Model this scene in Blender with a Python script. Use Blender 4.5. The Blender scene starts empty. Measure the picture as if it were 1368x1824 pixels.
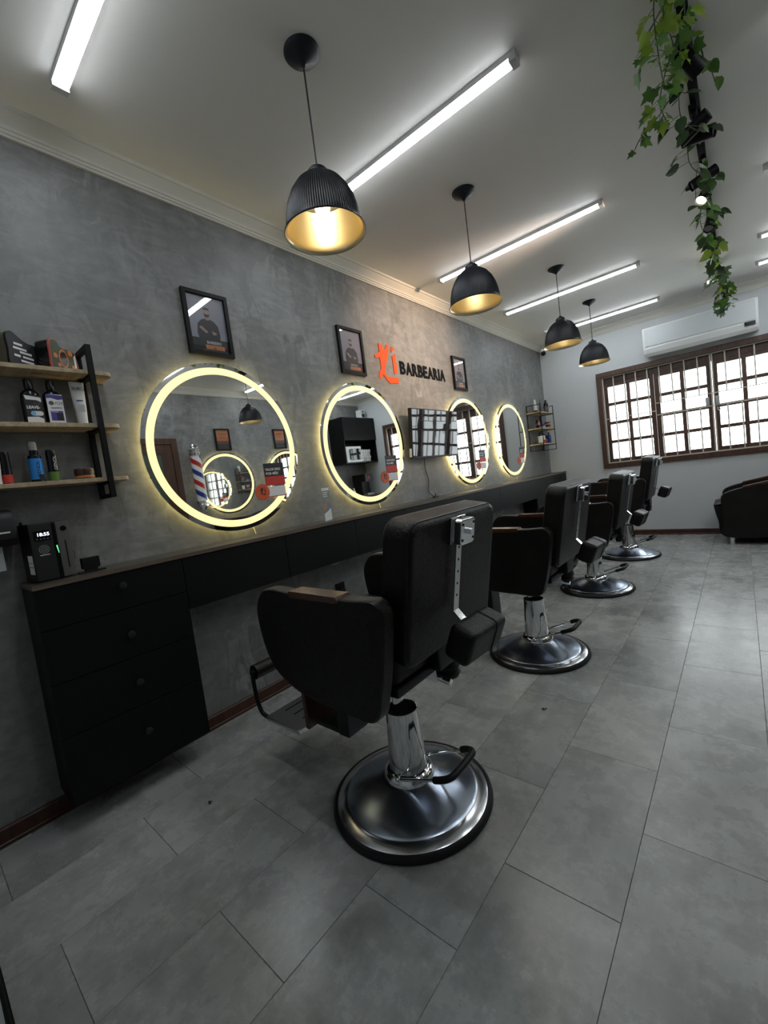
import bpy, bmesh, math, random
from mathutils import Vector, Matrix
random.seed(7)
PI = math.pi
SC = bpy.context.scene
COL = SC.collection

# ------------------------------------------------------------------ camera
F_PX = 750.88
cam_d = bpy.data.cameras.new('camera')
cam_d.sensor_fit = 'VERTICAL'; cam_d.sensor_height = 36.0
cam_d.lens = F_PX * 36.0 / 1824.0
cam_d.clip_start = 0.02; cam_d.clip_end = 200
cam = bpy.data.objects.new('camera', cam_d); COL.objects.link(cam)
yaw, pit, rol = -0.7096, -0.0758, -0.1295
cf = Vector((math.sin(yaw)*math.cos(pit), math.cos(yaw)*math.cos(pit), math.sin(pit)))
cr0 = Vector((math.cos(yaw), -math.sin(yaw), 0)); cu0 = cr0.cross(cf)
cr = cr0*math.cos(rol) + cu0*math.sin(rol); cu = -cr0*math.sin(rol) + cu0*math.cos(rol)
cam.matrix_world = Matrix(((cr.x, cu.x, -cf.x, 2.1274), (cr.y, cu.y, -cf.y, 0.2161), (cr.z, cu.z, -cf.z, 1.1514), (0, 0, 0, 1)))
SC.camera = cam

# ------------------------------------------------------------------ world, light levels, exposure
SKY = 6.5            # overcast sky outside the window
LED = 31.0           # ceiling tubes
RING = 1.0           # frosted ring of the mirrors
STRIP = 20.0          # strip hidden behind each mirror
BULB = 15.0
SC.view_settings.view_transform = 'Standard'
SC.view_settings.look = 'None'
SC.view_settings.gamma = 1.0
SC.view_settings.use_curve_mapping = False
SC.view_settings.exposure = 0.0
SC.cycles.max_bounces = 12; SC.cycles.glossy_bounces = 8
w = bpy.data.worlds.new('overcast_sky'); SC.world = w; w.use_nodes = True
bg = w.node_tree.nodes['Background']
bg.inputs[0].default_value = (0.93, 0.97, 1.0, 1); bg.inputs[1].default_value = SKY

# ------------------------------------------------------------------ room numbers (metres)
H = 2.75; L = 6.544; WR = 3.70; YN = -1.2

# ------------------------------------------------------------------ materials
def mat(name, col=(.5, .5, .5), rough=.5, metal=0.0, emit=None, es=0.0, coat=0.0, spec=None):
    m = bpy.data.materials.new(name); m.use_nodes = True
    b = m.node_tree.nodes['Principled BSDF']
    b.inputs['Base Color'].default_value = (*col, 1)
    b.inputs['Roughness'].default_value = rough
    b.inputs['Metallic'].default_value = metal
    if coat: b.inputs['Coat Weight'].default_value = coat
    if spec is not None: b.inputs['Specular IOR Level'].default_value = spec
    if emit:
        b.inputs['Emission Color'].default_value = (*emit, 1); b.inputs['Emission Strength'].default_value = es
    return m
def nd(m, t, **kw):
    n = m.node_tree.nodes.new(t)
    for k, v in kw.items(): setattr(n, k, v)
    return n
def lk(m, a, b): m.node_tree.links.new(a, b)
def ramp(m, fac, stops):
    r = nd(m, 'ShaderNodeValToRGB')
    el = r.color_ramp.elements
    while len(el) < len(stops): el.new(.5)
    for e, (p, c) in zip(el, stops): e.position = p; e.color = (*c, 1)
    lk(m, fac, r.inputs[0]); return r
def mapping(m, scale=(1, 1, 1), rot=(0, 0, 0), geo=True):
    mp = nd(m, 'ShaderNodeMapping'); mp.inputs['Scale'].default_value = scale; mp.inputs['Rotation'].default_value = rot
    if geo: lk(m, nd(m, 'ShaderNodeNewGeometry').outputs['Position'], mp.inputs[0])
    else: lk(m, nd(m, 'ShaderNodeTexCoord').outputs['Object'], mp.inputs[0])
    return mp
def noise(m, vec, scale, detail=4, rough=.55, dist=0.0):
    n = nd(m, 'ShaderNodeTexNoise'); n.inputs['Scale'].default_value = scale; n.inputs['Detail'].default_value = detail
    n.inputs['Roughness'].default_value = rough; n.inputs['Distortion'].default_value = dist
    lk(m, vec.outputs[0], n.inputs['Vector']); return n
def mixc(m, a, b, fac, blend='MIX'):
    x = nd(m, 'ShaderNodeMix', data_type='RGBA', blend_type=blend)
    for s, v in ((0, fac), (6, a), (7, b)):
        if hasattr(v, 'links'): lk(m, v, x.inputs[s])
        else: x.inputs[s].default_value = v if s == 0 else (*v, 1)
    return x.outputs[2]
def bump(m, h, strength=.2, dist=.01):
    b = nd(m, 'ShaderNodeBump'); b.inputs['Strength'].default_value = strength; b.inputs['Distance'].default_value = dist
    lk(m, h, b.inputs['Height']); lk(m, b.outputs[0], m.node_tree.nodes['Principled BSDF'].inputs['Normal'])
def setc(m, c): lk(m, c, m.node_tree.nodes['Principled BSDF'].inputs['Base Color'])

def concrete_mat():          # trowelled burnished cement
    m = mat('burnished_cement', rough=.55)
    v = mapping(m)
    n0 = noise(m, v, 1.3, 5, .6, .6)
    n1 = noise(m, mapping(m, (1, 2.2, 1), (.9, 0, 0)), 3.4, 6, .62, 1.6)
    n2 = noise(m, mapping(m, (1, 1, 2.6), (-.7, 0, 0)), 4.6, 6, .6, 1.9)
    vo = nd(m, 'ShaderNodeTexVoronoi', feature='F1'); vo.inputs['Scale'].default_value = 5.5
    dv = nd(m, 'ShaderNodeMixRGB'); dv.inputs[0].default_value = .35
    lk(m, mapping(m, (1, 1.6, .8), (.6, 0, 0)).outputs[0], dv.inputs[1]); lk(m, n1.outputs['Color'], dv.inputs[2]); lk(m, dv.outputs[0], vo.inputs['Vector'])
    a = ramp(m, n0.outputs[0], [(.3, (.150, .153, .150)), (.7, (.215, .218, .214))])
    b = ramp(m, n1.outputs[0], [(.36, (.115, .118, .115)), (.66, (.30, .303, .30))])
    c = ramp(m, n2.outputs[0], [(.42, (.125, .128, .125)), (.70, (.29, .293, .29))])
    x = mixc(m, a.outputs[0], b.outputs[0], .42)
    x = mixc(m, x, c.outputs[0], .35)
    d = ramp(m, vo.outputs['Color'], [(.2, (.80, .80, .80)), (.8, (1.18, 1.18, 1.18))])
    x = mixc(m, x, d.outputs[0], .75, 'MULTIPLY')
    setc(m, x)
    r = ramp(m, n1.outputs[0], [(.3, (.42, .42, .42)), (.7, (.62, .62, .62))]); lk(m, r.outputs[0], m.node_tree.nodes['Principled BSDF'].inputs['Roughness'])
    bump(m, n2.outputs[0], .12, .004)
    return m
def plaster_mat(name, c, dirt=.06):
    m = mat(name, rough=.7)
    n = noise(m, mapping(m), 1.1, 5, .6, .3); n2 = noise(m, mapping(m, (2.5, 2.5, .7)), 2.6, 6, .7, .8)
    a = ramp(m, n.outputs[0], [(.3, tuple(k*(1-dirt) for k in c)), (.7, c)])
    b = ramp(m, n2.outputs[0], [(.58, (1, 1, 1)), (.80, (1-dirt*1.6,)*3)])
    setc(m, mixc(m, a.outputs[0], b.outputs[0], .8, 'MULTIPLY'))
    bump(m, noise(m, mapping(m), 60, 3).outputs[0], .05, .002)
    return m
def tile_mat():
    m = mat('stone_look_vinyl', rough=.4)
    oi = nd(m, 'ShaderNodeObjectInfo')
    off = nd(m, 'ShaderNodeVectorMath', operation='SCALE'); off.inputs[0].default_value = (13, 7, 3); lk(m, oi.outputs['Random'], off.inputs['Scale'])
    ad = nd(m, 'ShaderNodeVectorMath', operation='ADD')
    lk(m, nd(m, 'ShaderNodeNewGeometry').outputs['Position'], ad.inputs[0]); lk(m, off.outputs[0], ad.inputs[1])
    n0 = noise(m, ad, 2.6, 5, .55, .2); n1 = noise(m, ad, 8, 9, .72, .15)
    st = nd(m, 'ShaderNodeMapping'); st.inputs['Scale'].default_value = (7, 1.6, 1); lk(m, ad.outputs[0], st.inputs[0])
    n2 = noise(m, st, 6, 5, .65, .4)
    a = ramp(m, n0.outputs[0], [(.28, (.215, .222, .217)), (.5, (.305, .318, .311)), (.74, (.40, .416, .408))])
    b = ramp(m, n1.outputs[0], [(.32, (.60, .59, .57)), (.50, (1, 1, 1))])
    c = ramp(m, n2.outputs[0], [(.3, (.86, .86, .86)), (.7, (1.08, 1.08, 1.08))])
    x = mixc(m, a.outputs[0], b.outputs[0], .62, 'MULTIPLY'); x = mixc(m, x, c.outputs[0], .6, 'MULTIPLY')
    g = ramp(m, oi.outputs['Random'], [(0, (.93, .94, .93)), (1, (1.05, 1.05, 1.05))])
    setc(m, mixc(m, x, g.outputs[0], 1.0, 'MULTIPLY'))
    r = ramp(m, n1.outputs[0], [(.3, (.20, .20, .20)), (.7, (.34, .34, .34))]); lk(m, r.outputs[0], m.node_tree.nodes['Principled BSDF'].inputs['Roughness'])
    bump(m, n0.outputs[0], .06, .004)
    return m
def wood_mat(name, c0, c1, axis=(1, 14, 14), rough=.4, geo=False):
    m = mat(name, rough=rough)
    n = noise(m, mapping(m, axis, geo=geo), 3.5, 6, .6, .8)
    r = ramp(m, n.outputs[0], [(.32, c0), (.68, c1)]); setc(m, r.outputs[0])
    bump(m, n.outputs[0], .08, .002); return m
def leather_mat():
    m = mat('dark_brown_leatherette', rough=.42, spec=.27)
    vo = nd(m, 'ShaderNodeTexVoronoi', feature='DISTANCE_TO_EDGE'); vo.inputs['Scale'].default_value = 75
    dn = noise(m, mapping(m, geo=False), 9, 4, .6, 1.0)
    mx = nd(m, 'ShaderNodeMixRGB'); mx.inputs[0].default_value = .12
    lk(m, mapping(m, (1, .5, 1.2), geo=False).outputs[0], mx.inputs[1]); lk(m, dn.outputs['Color'], mx.inputs[2]); lk(m, mx.outputs[0], vo.inputs['Vector'])
    r = ramp(m, dn.outputs[0], [(.3, (.0034, .0026, .0023)), (.7, (.0066, .0051, .0045))]); setc(m, r.outputs[0])
    e = ramp(m, vo.outputs['Distance'], [(0, (0, 0, 0)), (.12, (1, 1, 1))])
    mu = nd(m, 'ShaderNodeMath', operation='MULTIPLY_ADD'); mu.inputs[1].default_value = .35
    lk(m, e.outputs[0], mu.inputs[0]); lk(m, dn.outputs[0], mu.inputs[2])
    bump(m, mu.outputs[0], .45, .003); return m
def glass_mat(name, tint=(.96, .98, .98), ior=1.45, base=0.03):   # thin clear pane: what passes through plus a surface reflection
    m = bpy.data.materials.new(name); m.use_nodes = True; m.node_tree.nodes.remove(m.node_tree.nodes['Principled BSDF'])
    out = m.node_tree.nodes['Material Output']
    t = nd(m, 'ShaderNodeBsdfTransparent'); t.inputs[0].default_value = (*tint, 1)
    g = nd(m, 'ShaderNodeBsdfGlossy'); g.inputs['Roughness'].default_value = .02
    fr = nd(m, 'ShaderNodeFresnel'); gm = nd(m, 'ShaderNodeNewGeometry'); io = nd(m, 'ShaderNodeMapRange'); io.inputs[3].default_value = ior; io.inputs[4].default_value = 1/ior; lk(m, gm.outputs['Backfacing'], io.inputs[0]); lk(m, io.outputs[0], fr.inputs[0])
    mx = nd(m, 'ShaderNodeMixShader'); lk(m, fr.outputs[0], mx.inputs[0]); lk(m, t.outputs[0], mx.inputs[1]); lk(m, g.outputs[0], mx.inputs[2])
    lk(m, mx.outputs[0], out.inputs[0]); return m

M = {}
M['cement'] = concrete_mat()
M['white_wall'] = plaster_mat('white_painted_plaster', (.56, .59, .605))
M['ceiling'] = plaster_mat('ceiling_paint', (.76, .75, .72), .03)
M['cornice'] = mat('cornice_paint', (.60, .59, .54), .6)
M['tile'] = tile_mat()
M['grout'] = mat('dark_joint', (.06, .06, .06), .9)
M['red_wood'] = wood_mat('red_brown_wood', (.035, .012, .006), (.075, .027, .015), (10, 10, 1))
M['window_wood'] = wood_mat('dark_window_wood', (.045, .020, .012), (.095, .045, .028), (8, 8, 2))
M['door_wood'] = wood_mat('door_wood', (.040, .016, .009), (.08, .034, .019), (8, 8, 1))
M['arm_wood'] = wood_mat('varnished_arm_wood', (.045, .016, .008), (.085, .032, .016), (2, 12, 12), .25)
M['oak'] = wood_mat('light_oak_board', (.30, .225, .135), (.47, .37, .24), (14, 1.2, 14), .5)
M['edge_wood'] = wood_mat('worktop_edge_band', (.09, .066, .046), (.14, .105, .075), (14, 1.2, 14), .45)
M['worktop'] = wood_mat('dark_worktop', (.042, .038, .034), (.062, .057, .051), (10, 1, 10), .3)
M['black_panel'] = mat('black_melamine', (.0018, .0021, .0024), .48, spec=.26)
M['black'] = mat('black_plastic', (.005, .005, .0055), .38, spec=.3)
M['black_metal'] = mat('black_powder_coat', (.0045, .0045, .005), .52, spec=.2)
M['shade'] = mat('blue_black_shade_paint', (.0045, .0065, .011), .42, spec=.35)
M['rubber'] = mat('black_rubber', (.006, .006, .006), .5, spec=.3)
M['leather'] = leather_mat()
M['piping'] = mat('piping_leatherette', (.005, .004, .004), .35, spec=.35)
M['chrome'] = mat('polished_chrome', (.80, .81, .83), .09, 1.0)
M['steel'] = mat('brushed_steel', (.62, .63, .64), .28, 1.0)
M['dome'] = mat('spun_chrome_base_plate', (.46, .53, .64), .22, 1.0)
_tg = nd(M['dome'], 'ShaderNodeTangent', direction_type='RADIAL', axis='Z'); _b = M['dome'].node_tree.nodes['Principled BSDF']
_b.inputs['Anisotropic'].default_value = .6; lk(M['dome'], _tg.outputs[0], _b.inputs['Tangent'])
M['rim_metal'] = mat('satin_chrome_rim', (.74, .76, .80), .2, 1.0)
M['gold'] = mat('gold_lining', (.88, .77, .52), .32, 1.0)
M['white_plastic'] = mat('white_plastic', (.72, .74, .74), .4)
M['grey_plastic'] = mat('grey_plastic', (.09, .088, .082), .42)
M['dark_grey'] = mat('dark_grey_plastic', (.016, .016, .016), .45, spec=.3)
M['cream_metal'] = mat('cream_painted_iron', (.55, .52, .45), .45)
M['mirror'] = mat('mirror_silver', (.86, .88, .87), .015, 1.0)
M['ring'] = mat('frosted_lit_ring', (.8, .75, .5), .5, emit=(1.0, .83, .37), es=RING)
M['strip'] = mat('warm_led_strip', (.8, .75, .5), .5, emit=(1.0, .80, .34), es=STRIP)
M['cable_lit'] = mat('pale_cable', (.85, .80, .62), .5)
M['cable'] = mat('black_cable', (.010, .010, .010), .5)
M['cable_white'] = mat('white_cable', (.6, .6, .58), .5)
M['led'] = mat('led_diffuser', (.9, .9, .9), .5, emit=(.91, .96, 1.0), es=LED)
M['led_body'] = mat('led_batten_body', (.60, .60, .61), .4)
M['bulb'] = mat('warm_bulb', (.9, .85, .7), .4, emit=(1.0, .82, .52), es=BULB)
M['bulb_small'] = mat('warm_bulb_dim', (.9, .85, .7), .4, emit=(1.0, .82, .52), es=BULB*.9)
M['spot_lens'] = mat('spot_lens', (.9, .9, .85), .3, emit=(1.0, .86, .62), es=12)
M['spot_dark'] = mat('spot_lens_off', (.25, .25, .26), .2)
M['pane'] = glass_mat('window_glass')
M['clear'] = glass_mat('clear_acrylic', (.93, .95, .95))
M['photo_glass'] = glass_mat('picture_glass', (.97, .97, .97), 1.6)
M['screen'] = mat('tv_screen', (.010, .011, .013), .03, spec=.55)
_n = noise(M['screen'], mapping(M['screen'], (5, 5, 4), geo=False), 1.3, 1, .4, .3); bump(M['screen'], _n.outputs[0], .018, .02)
M['orange'] = mat('orange_acrylic', (.78, .085, .008), .45, spec=.2)
M['letter_black'] = mat('black_acrylic', (.003, .003, .0035), .4, spec=.06)
M['white_print'] = mat('white_print', (.75, .75, .75), .5)
M['black_print'] = mat('black_print', (.014, .014, .016), .5)
M['red_print'] = mat('red_print', (.55, .035, .022), .5)
M['orange_print'] = mat('orange_print', (.62, .10, .03), .5)
M['tan_print'] = mat('tan_print', (.55, .20, .07), .5)
M['grey_print'] = mat('grey_print', (.30, .30, .36), .5)
M['skin_print'] = mat('skin_print', (.36, .25, .20), .5)
M['shirt_print'] = mat('shirt_print', (.018, .020, .027), .5)
M['blue_print'] = mat('blue_print', (.02, .25, .72), .45)
M['navy_print'] = mat('navy_print', (.06, .05, .25), .45)
M['sky_print'] = mat('sky_print', (.15, .45, .75), .45)
M['green_print'] = mat('green_print', (.10, .22, .03), .45)
M['dkgreen_print'] = mat('dark_green_print', (.045, .055, .022), .45)
M['khaki'] = mat('khaki_tin', (.10, .095, .065), .5)
M['pink_print'] = mat('coral_print', (.62, .11, .085), .45)
M['gloss_black'] = mat('gloss_black_bottle', (.005, .005, .006), .2, spec=.4)
M['gloss_white'] = mat('gloss_white_tube', (.66, .66, .64), .3)
M['brown_jar'] = mat('brown_jar', (.055, .025, .016), .25)
M['clear_cap'] = mat('grey_clear_cap', (.35, .35, .35), .2)
M['amber'] = mat('amber_bottle', (.10, .025, .01), .2)
M['towel'] = mat('white_towel', (.72, .72, .70), .9)
M['paper'] = mat('white_paper', (.60, .63, .66), .8)
M['lcd'] = mat('lit_digits', (.9, .9, .95), .5, emit=(.85, .88, 1.0), es=1.6)
M['green_led'] = mat('green_indicator', (.1, .5, .2), .5, emit=(.15, .9, .35), es=1.2)
M['blue_stripe'] = mat('blue_stripe', (.02, .04, .22), .3)
M['red_stripe'] = mat('red_stripe', (.45, .02, .02), .3)
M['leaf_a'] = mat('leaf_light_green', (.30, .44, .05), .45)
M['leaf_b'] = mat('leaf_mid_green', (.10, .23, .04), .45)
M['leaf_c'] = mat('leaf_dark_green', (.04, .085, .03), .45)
M['stem'] = mat('vine_stem', (.07, .11, .045), .6)
M['frost'] = mat('frosted_door_glass', (.07, .095, .075), .15)
M['hair'] = mat('hair_clump', (.01, .01, .01), .8)

# ------------------------------------------------------------------ geometry helpers
def BM(): return bmesh.new()
def box(bm, x0, x1, y0, y1, z0, z1, bev=0, seg=2):
    r = bmesh.ops.create_cube(bm, size=1.0)
    vs = r['verts']
    for v in vs:
        v.co = Vector((x0+(v.co.x+.5)*(x1-x0), y0+(v.co.y+.5)*(y1-y0), z0+(v.co.z+.5)*(z1-z0)))
    if bev:
        es = list({e for v in vs for e in v.link_edges})
        bmesh.ops.bevel(bm, geom=es, offset=bev, segments=seg, affect='EDGES', profile=.6)
    return bm
def lathe(bm, prof, n=32, cx=0, cy=0, mod=None, close=False):
    rings = []
    for (r, z) in prof:
        if r < 1e-6: rings.append([bm.verts.new((cx, cy, z))]); continue
        ring = []
        for i in range(n):
            a = 2*PI*i/n; rr = r*(mod(i, z) if mod else 1)
            ring.append(bm.verts.new((cx+rr*math.cos(a), cy+rr*math.sin(a), z)))
        rings.append(ring)
    for A, B in zip(rings, rings[1:]):
        for i in range(n):
            j = (i+1) % n
            if len(A) == 1 and len(B) == 1: continue
            if len(A) == 1: bm.faces.new((A[0], B[j], B[i]))
            elif len(B) == 1: bm.faces.new((A[i], A[j], B[0]))
            else: bm.faces.new((A[i], A[j], B[j], B[i]))
    return bm
def cyl(bm, p0, p1, r0, r1=None, n=16, caps=True):
    r1 = r0 if r1 is None else r1
    p0 = Vector(p0); p1 = Vector(p1); d = (p1-p0).normalized()
    a = d.orthogonal().normalized(); b = d.cross(a)
    R = []
    for p, r in ((p0, r0), (p1, r1)):
        R.append([bm.verts.new(p+a*r*math.cos(2*PI*i/n)+b*r*math.sin(2*PI*i/n)) for i in range(n)])
    for i in range(n):
        j = (i+1) % n; bm.faces.new((R[0][i], R[0][j], R[1][j], R[1][i]))
    if caps: bm.faces.new(R[0][::-1]); bm.faces.new(R[1])
    return bm
def tube(bm, pts, r, n=8, closed=False):
    pts = [Vector(p) for p in pts]; N = len(pts); R = []; a = None
    for k, p in enumerate(pts):
        if closed: d = pts[(k+1) % N]-pts[k-1]
        else: d = pts[min(k+1, N-1)]-pts[max(k-1, 0)]
        d.normalize()
        if a is None: a = d.orthogonal().normalized()
        a = (a-d*a.dot(d)).normalized(); b = d.cross(a)
        R.append([bm.verts.new(p+a*r*math.cos(2*PI*i/n)+b*r*math.sin(2*PI*i/n)) for i in range(n)])
    for k in range(N if closed else N-1):
        A, B = R[k], R[(k+1) % N]
        for i in range(n):
            j = (i+1) % n; bm.faces.new((A[i], A[j], B[j], B[i]))
    if not closed: bm.faces.new(R[0][::-1]); bm.faces.new(R[-1])
    return bm
def smooth_path(pts, sub=6):
    pts = [Vector(p) for p in pts]; out = []
    P = [pts[0]]+pts+[pts[-1]]
    for i in range(1, len(P)-2):
        for s in range(sub):
            t = s/sub; p0, p1, p2, p3 = P[i-1], P[i], P[i+1], P[i+2]
            out.append(.5*((2*p1)+(-p0+p2)*t+(2*p0-5*p1+4*p2-p3)*t*t+(-p0+3*p1-3*p2+p3)*t**3))
    out.append(pts[-1]); return out
def prism(bm, poly, t0, t1, plane='xz', bev=0, seg=2):
    """extrude a 2-D outline; plane 'xz' -> thickness on y, 'yz' -> on x, 'xy' -> on z"""
    def P(u, v, t): return {'xz': (u, t, v), 'yz': (t, u, v), 'xy': (u, v, t)}[plane]
    A = [bm.verts.new(P(u, v, t0)) for u, v in poly]; B = [bm.verts.new(P(u, v, t1)) for u, v in poly]
    n = len(poly); fs = [bm.faces.new(A), bm.faces.new(B[::-1])]
    for i in range(n): fs.append(bm.faces.new((A[i], B[i], B[(i+1) % n], A[(i+1) % n])))
    bmesh.ops.recalc_face_normals(bm, faces=fs)
    if bev:
        es = [e for f in fs[:2] for e in f.edges]
        bmesh.ops.bevel(bm, geom=es, offset=bev, segments=seg, affect='EDGES', profile=.6)
    return bm
def rrect(w, h, r, n=6, cx=0, cy=0):
    pts = []
    for sx, sy, a0 in ((1, 1, 0), (-1, 1, 90), (-1, -1, 180), (1, -1, 270)):
        for k in range(n+1):
            a = math.radians(a0+90*k/n)
            pts.append((cx+sx*(w/2-r)+r*math.cos(a), cy+sy*(h/2-r)+r*math.sin(a)))
    return pts
def circle(r, n=48, cx=0, cy=0): return [(cx+r*math.cos(2*PI*i/n), cy+r*math.sin(2*PI*i/n)) for i in range(n)]
def annulus(bm, r0, r1, t0, t1, n=96):           # ring in the xz plane, thickness on y
    V = []
    for r, t in ((r0, t0), (r1, t0), (r1, t1), (r0, t1)):
        V.append([bm.verts.new((r*math.cos(2*PI*i/n), t, r*math.sin(2*PI*i/n))) for i in range(n)])
    for k in range(4):
        A, B = V[k], V[(k+1) % 4]
        for i in range(n): bm.faces.new((A[i], A[(i+1) % n], B[(i+1) % n], B[i]))
    bmesh.ops.recalc_face_normals(bm, faces=bm.faces[:]); return bm
def xform(bm, mtx):
    bmesh.ops.transform(bm, matrix=mtx, verts=bm.verts[:]); return bm
def obj(name, bm, m, parent=None, loc=None, rot=None, angle=35, label=None):
    me = bpy.data.meshes.new(name); bmesh.ops.recalc_face_normals(bm, faces=bm.faces[:]) if False else None
    bm.to_mesh(me); bm.free()
    me.materials.append(m)
    for p in me.polygons: p.use_smooth = True
    me.set_sharp_from_angle(angle=math.radians(angle))
    o = bpy.data.objects.new(name, me); COL.objects.link(o)
    wn = o.modifiers.new('weighted_normal', 'WEIGHTED_NORMAL'); wn.keep_sharp = True; wn.weight = 80
    if parent: o.parent = parent
    if loc: o.location = loc
    if rot: o.rotation_euler = rot
    if label: o['label'] = label
    return o
def thing(name, label, cat, loc=(0, 0, 0), rotz=0.0, group=None):
    o = bpy.data.objects.new(name, None); COL.objects.link(o); o.empty_display_size = .05
    o.location = loc; o.rotation_euler = (0, 0, rotz); o['label'] = label; o['category'] = cat
    if group: o['group'] = group
    return o
def tag(o, label, cat, group=None):
    o['label'] = label; o['category'] = cat
    if group: o['group'] = group
    return o
def struct(o, label=None):
    o['kind'] = 'structure'
    if label: o['label'] = label
    return o
def dup(root, loc, label, rotz=None):
    r = root.copy(); COL.objects.link(r); r.location = loc; r['label'] = label
    if rotz is not None: r.rotation_euler = (0, 0, rotz)
    for ch in list(root.children):
        c = ch.copy(); COL.objects.link(c); c.parent = r
        for g in list(ch.children):
            d = g.copy(); COL.objects.link(d); d.parent = c
    return r
def text(name, body, m, parent=None, loc=(0, 0, 0), size=.05, width=None, depth=.0004, rot=(PI/2, 0, 0), bold=0.0, align='LEFT', shear=0.0):
    c = bpy.data.curves.new(name, 'FONT'); c.body = body; c.size = size; c.extrude = depth; c.align_x = align; c.offset = bold; c.resolution_u = 4; c.shear = shear
    t = bpy.data.objects.new(name+'_curve', c); COL.objects.link(t)
    dg = bpy.context.evaluated_depsgraph_get()
    me = bpy.data.meshes.new_from_object(t.evaluated_get(dg)); me.name = name
    bpy.data.objects.remove(t); bpy.data.curves.remove(c)
    if width:
        xs = [v.co.x for v in me.vertices]; k = width/(max(xs)-min(xs))
        for v in me.vertices: v.co.x *= k
    me.materials.clear(); me.materials.append(m)
    o = bpy.data.objects.new(name, me); COL.objects.link(o)
    if parent: o.parent = parent
    o.location = loc; o.rotation_euler = rot
    return o
def flat(name, poly, m, parent, y=-.001, t=.0004, label=None):   # flat print standing proud of a front that faces local -y
    return obj(name, prism(BM(), poly, y-t, y, 'xz'), m, parent, label=label)
def rect(x0, x1, z0, z1): return [(x0, z0), (x1, z0), (x1, z1), (x0, z1)]
LEFT = PI/2      # local frame of things on the left wall: x -> along the wall, -y -> into the room
RIGHT = -PI/2

# ------------------------------------------------------------------ room shell
def slab(name, a, m): return struct(obj(name, box(BM(), *a), m))
floor = slab('floor', (0, WR, YN, L, -.12, -.004), M['grout'])
slab('ceiling', (-.15, WR+.15, YN-.15, L+.2, H, H+.1), M['ceiling'])
slab('wall_left', (-.15, 0, YN-.15, L+.2, -.12, H), M['cement'])
slab('wall_right', (WR, WR+.15, YN-.15, L+.2, -.12, H), M['cement'])
slab('wall_front', (0, .95, .08, .226, -.004, H), M['white_wall'])
slab('wall_entrance', (0, WR, YN-.15, YN, -.12, H), M['white_wall'])
WX0, WX1, WZ0, WZ1 = .705, 3.12, .914, 2.175     # window frame, outer edges
bm = BM()
box(bm, 0, WX0+.03, L, L+.2, -.12, H); box(bm, WX1-.03, WR, L, L+.2, -.12, H)
box(bm, WX0+.03, WX1-.03, L, L+.2, -.12, WZ0+.03); box(bm, WX0+.03, WX1-.03, L, L+.2, WZ1-.03, H)
struct(obj('wall_back', bm, M['white_wall']))

# floor tiles: 0.3025 x 0.613, each its own piece
TW, TL, GAP = .3028, .6132, .0009
joint = {0: .30, 1: .68, 2: .358, 3: .664, 4: .953, 5: 1.228, 6: 1.535, 7: .62, 8: .93, 9: 1.24, 10: .31, 11: .60, 12: .05, 13: .4}
def tile_mesh(wd, ln):
    bm = BM(); c = .0009
    lo = [bm.verts.new((x, y, -.004)) for x, y in ((0, 0), (wd, 0), (wd, ln), (0, ln))]
    md = [bm.verts.new((x, y, -.0012)) for x, y in ((0, 0), (wd, 0), (wd, ln), (0, ln))]
    hi = [bm.verts.new((x, y, 0)) for x, y in ((c, c), (wd-c, c), (wd-c, ln-c), (c, ln-c))]
    bm.faces.new(hi)
    for A, B in ((lo, md), (md, hi)):
        for i in range(4): bm.faces.new((A[i], A[(i+1) % 4], B[(i+1) % 4], B[i]))
    me = bpy.data.meshes.new('tile'); bm.to_mesh(me); bm.free(); me.materials.append(M['tile']); return me
full = tile_mesh(TW-GAP, TL-GAP)
xb = .0305-TW; k = -1
while xb < WR-.01:
    x0, x1 = max(xb, 0), min(xb+TW, WR)
    y = joint.get(k, .4)
    while y > YN: y -= TL
    while y < L-.005:
        y0, y1 = max(y, YN), min(y+TL, L)
        if x1-x0 > .008 and y1-y0 > .008:
            whole = abs(x1-x0-TW) < 1e-4 and abs(y1-y0-TL) < 1e-4
            o = bpy.data.objects.new('tile', full if whole else tile_mesh(x1-x0-GAP, y1-y0-GAP)); COL.objects.link(o)
            o.parent = floor; o.location = (x0+GAP/2, y0+GAP/2, -random.random()*.0004)
            o.rotation_euler = (random.uniform(-.0006, .0006), random.uniform(-.0006, .0006), 0)
        y += TL
    xb += TW; k += 1

# cornices (crown moulding) and baseboards
prof = [(0, -.086), (.012, -.086), (.014, -.078), (.020, -.076), (.022, -.066), (.028, -.064), (.031, -.054), (.040, -.042), (.055, -.026), (.062, -.016), (.070, -.014), (.074, 0), (0, 0)]
def moulding(name, pf, a, b, inward, z, m):
    a = Vector(a); b = Vector(b); n = Vector(inward); bm = BM()
    A = [bm.verts.new((a.x+n.x*u, a.y+n.y*u, z+v)) for u, v in pf]; B = [bm.verts.new((b.x+n.x*u, b.y+n.y*u, z+v)) for u, v in pf]
    N = len(pf); bm.faces.new(A); bm.faces.new(B[::-1])
    for i in range(N): bm.faces.new((A[i], B[i], B[(i+1) % N], A[(i+1) % N]))
    bmesh.ops.recalc_face_normals(bm, faces=bm.faces[:])
    return struct(obj(name, bm, m, angle=20))
moulding('trim_1', prof, (0, .226, 0), (0, L, 0), (1, 0, 0), H, M['cornice'])
moulding('trim_2', prof, (0, L, 0), (WR, L, 0), (0, -1, 0), H, M['cornice'])
moulding('trim_3', prof, (WR, YN, 0), (WR, L, 0), (-1, 0, 0), H, M['cornice'])
bprof = [(0, 0), (.016, 0), (.016, .012), (.012, .015), (.012, .062), (.008, .068), (0, .068)]
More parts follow.
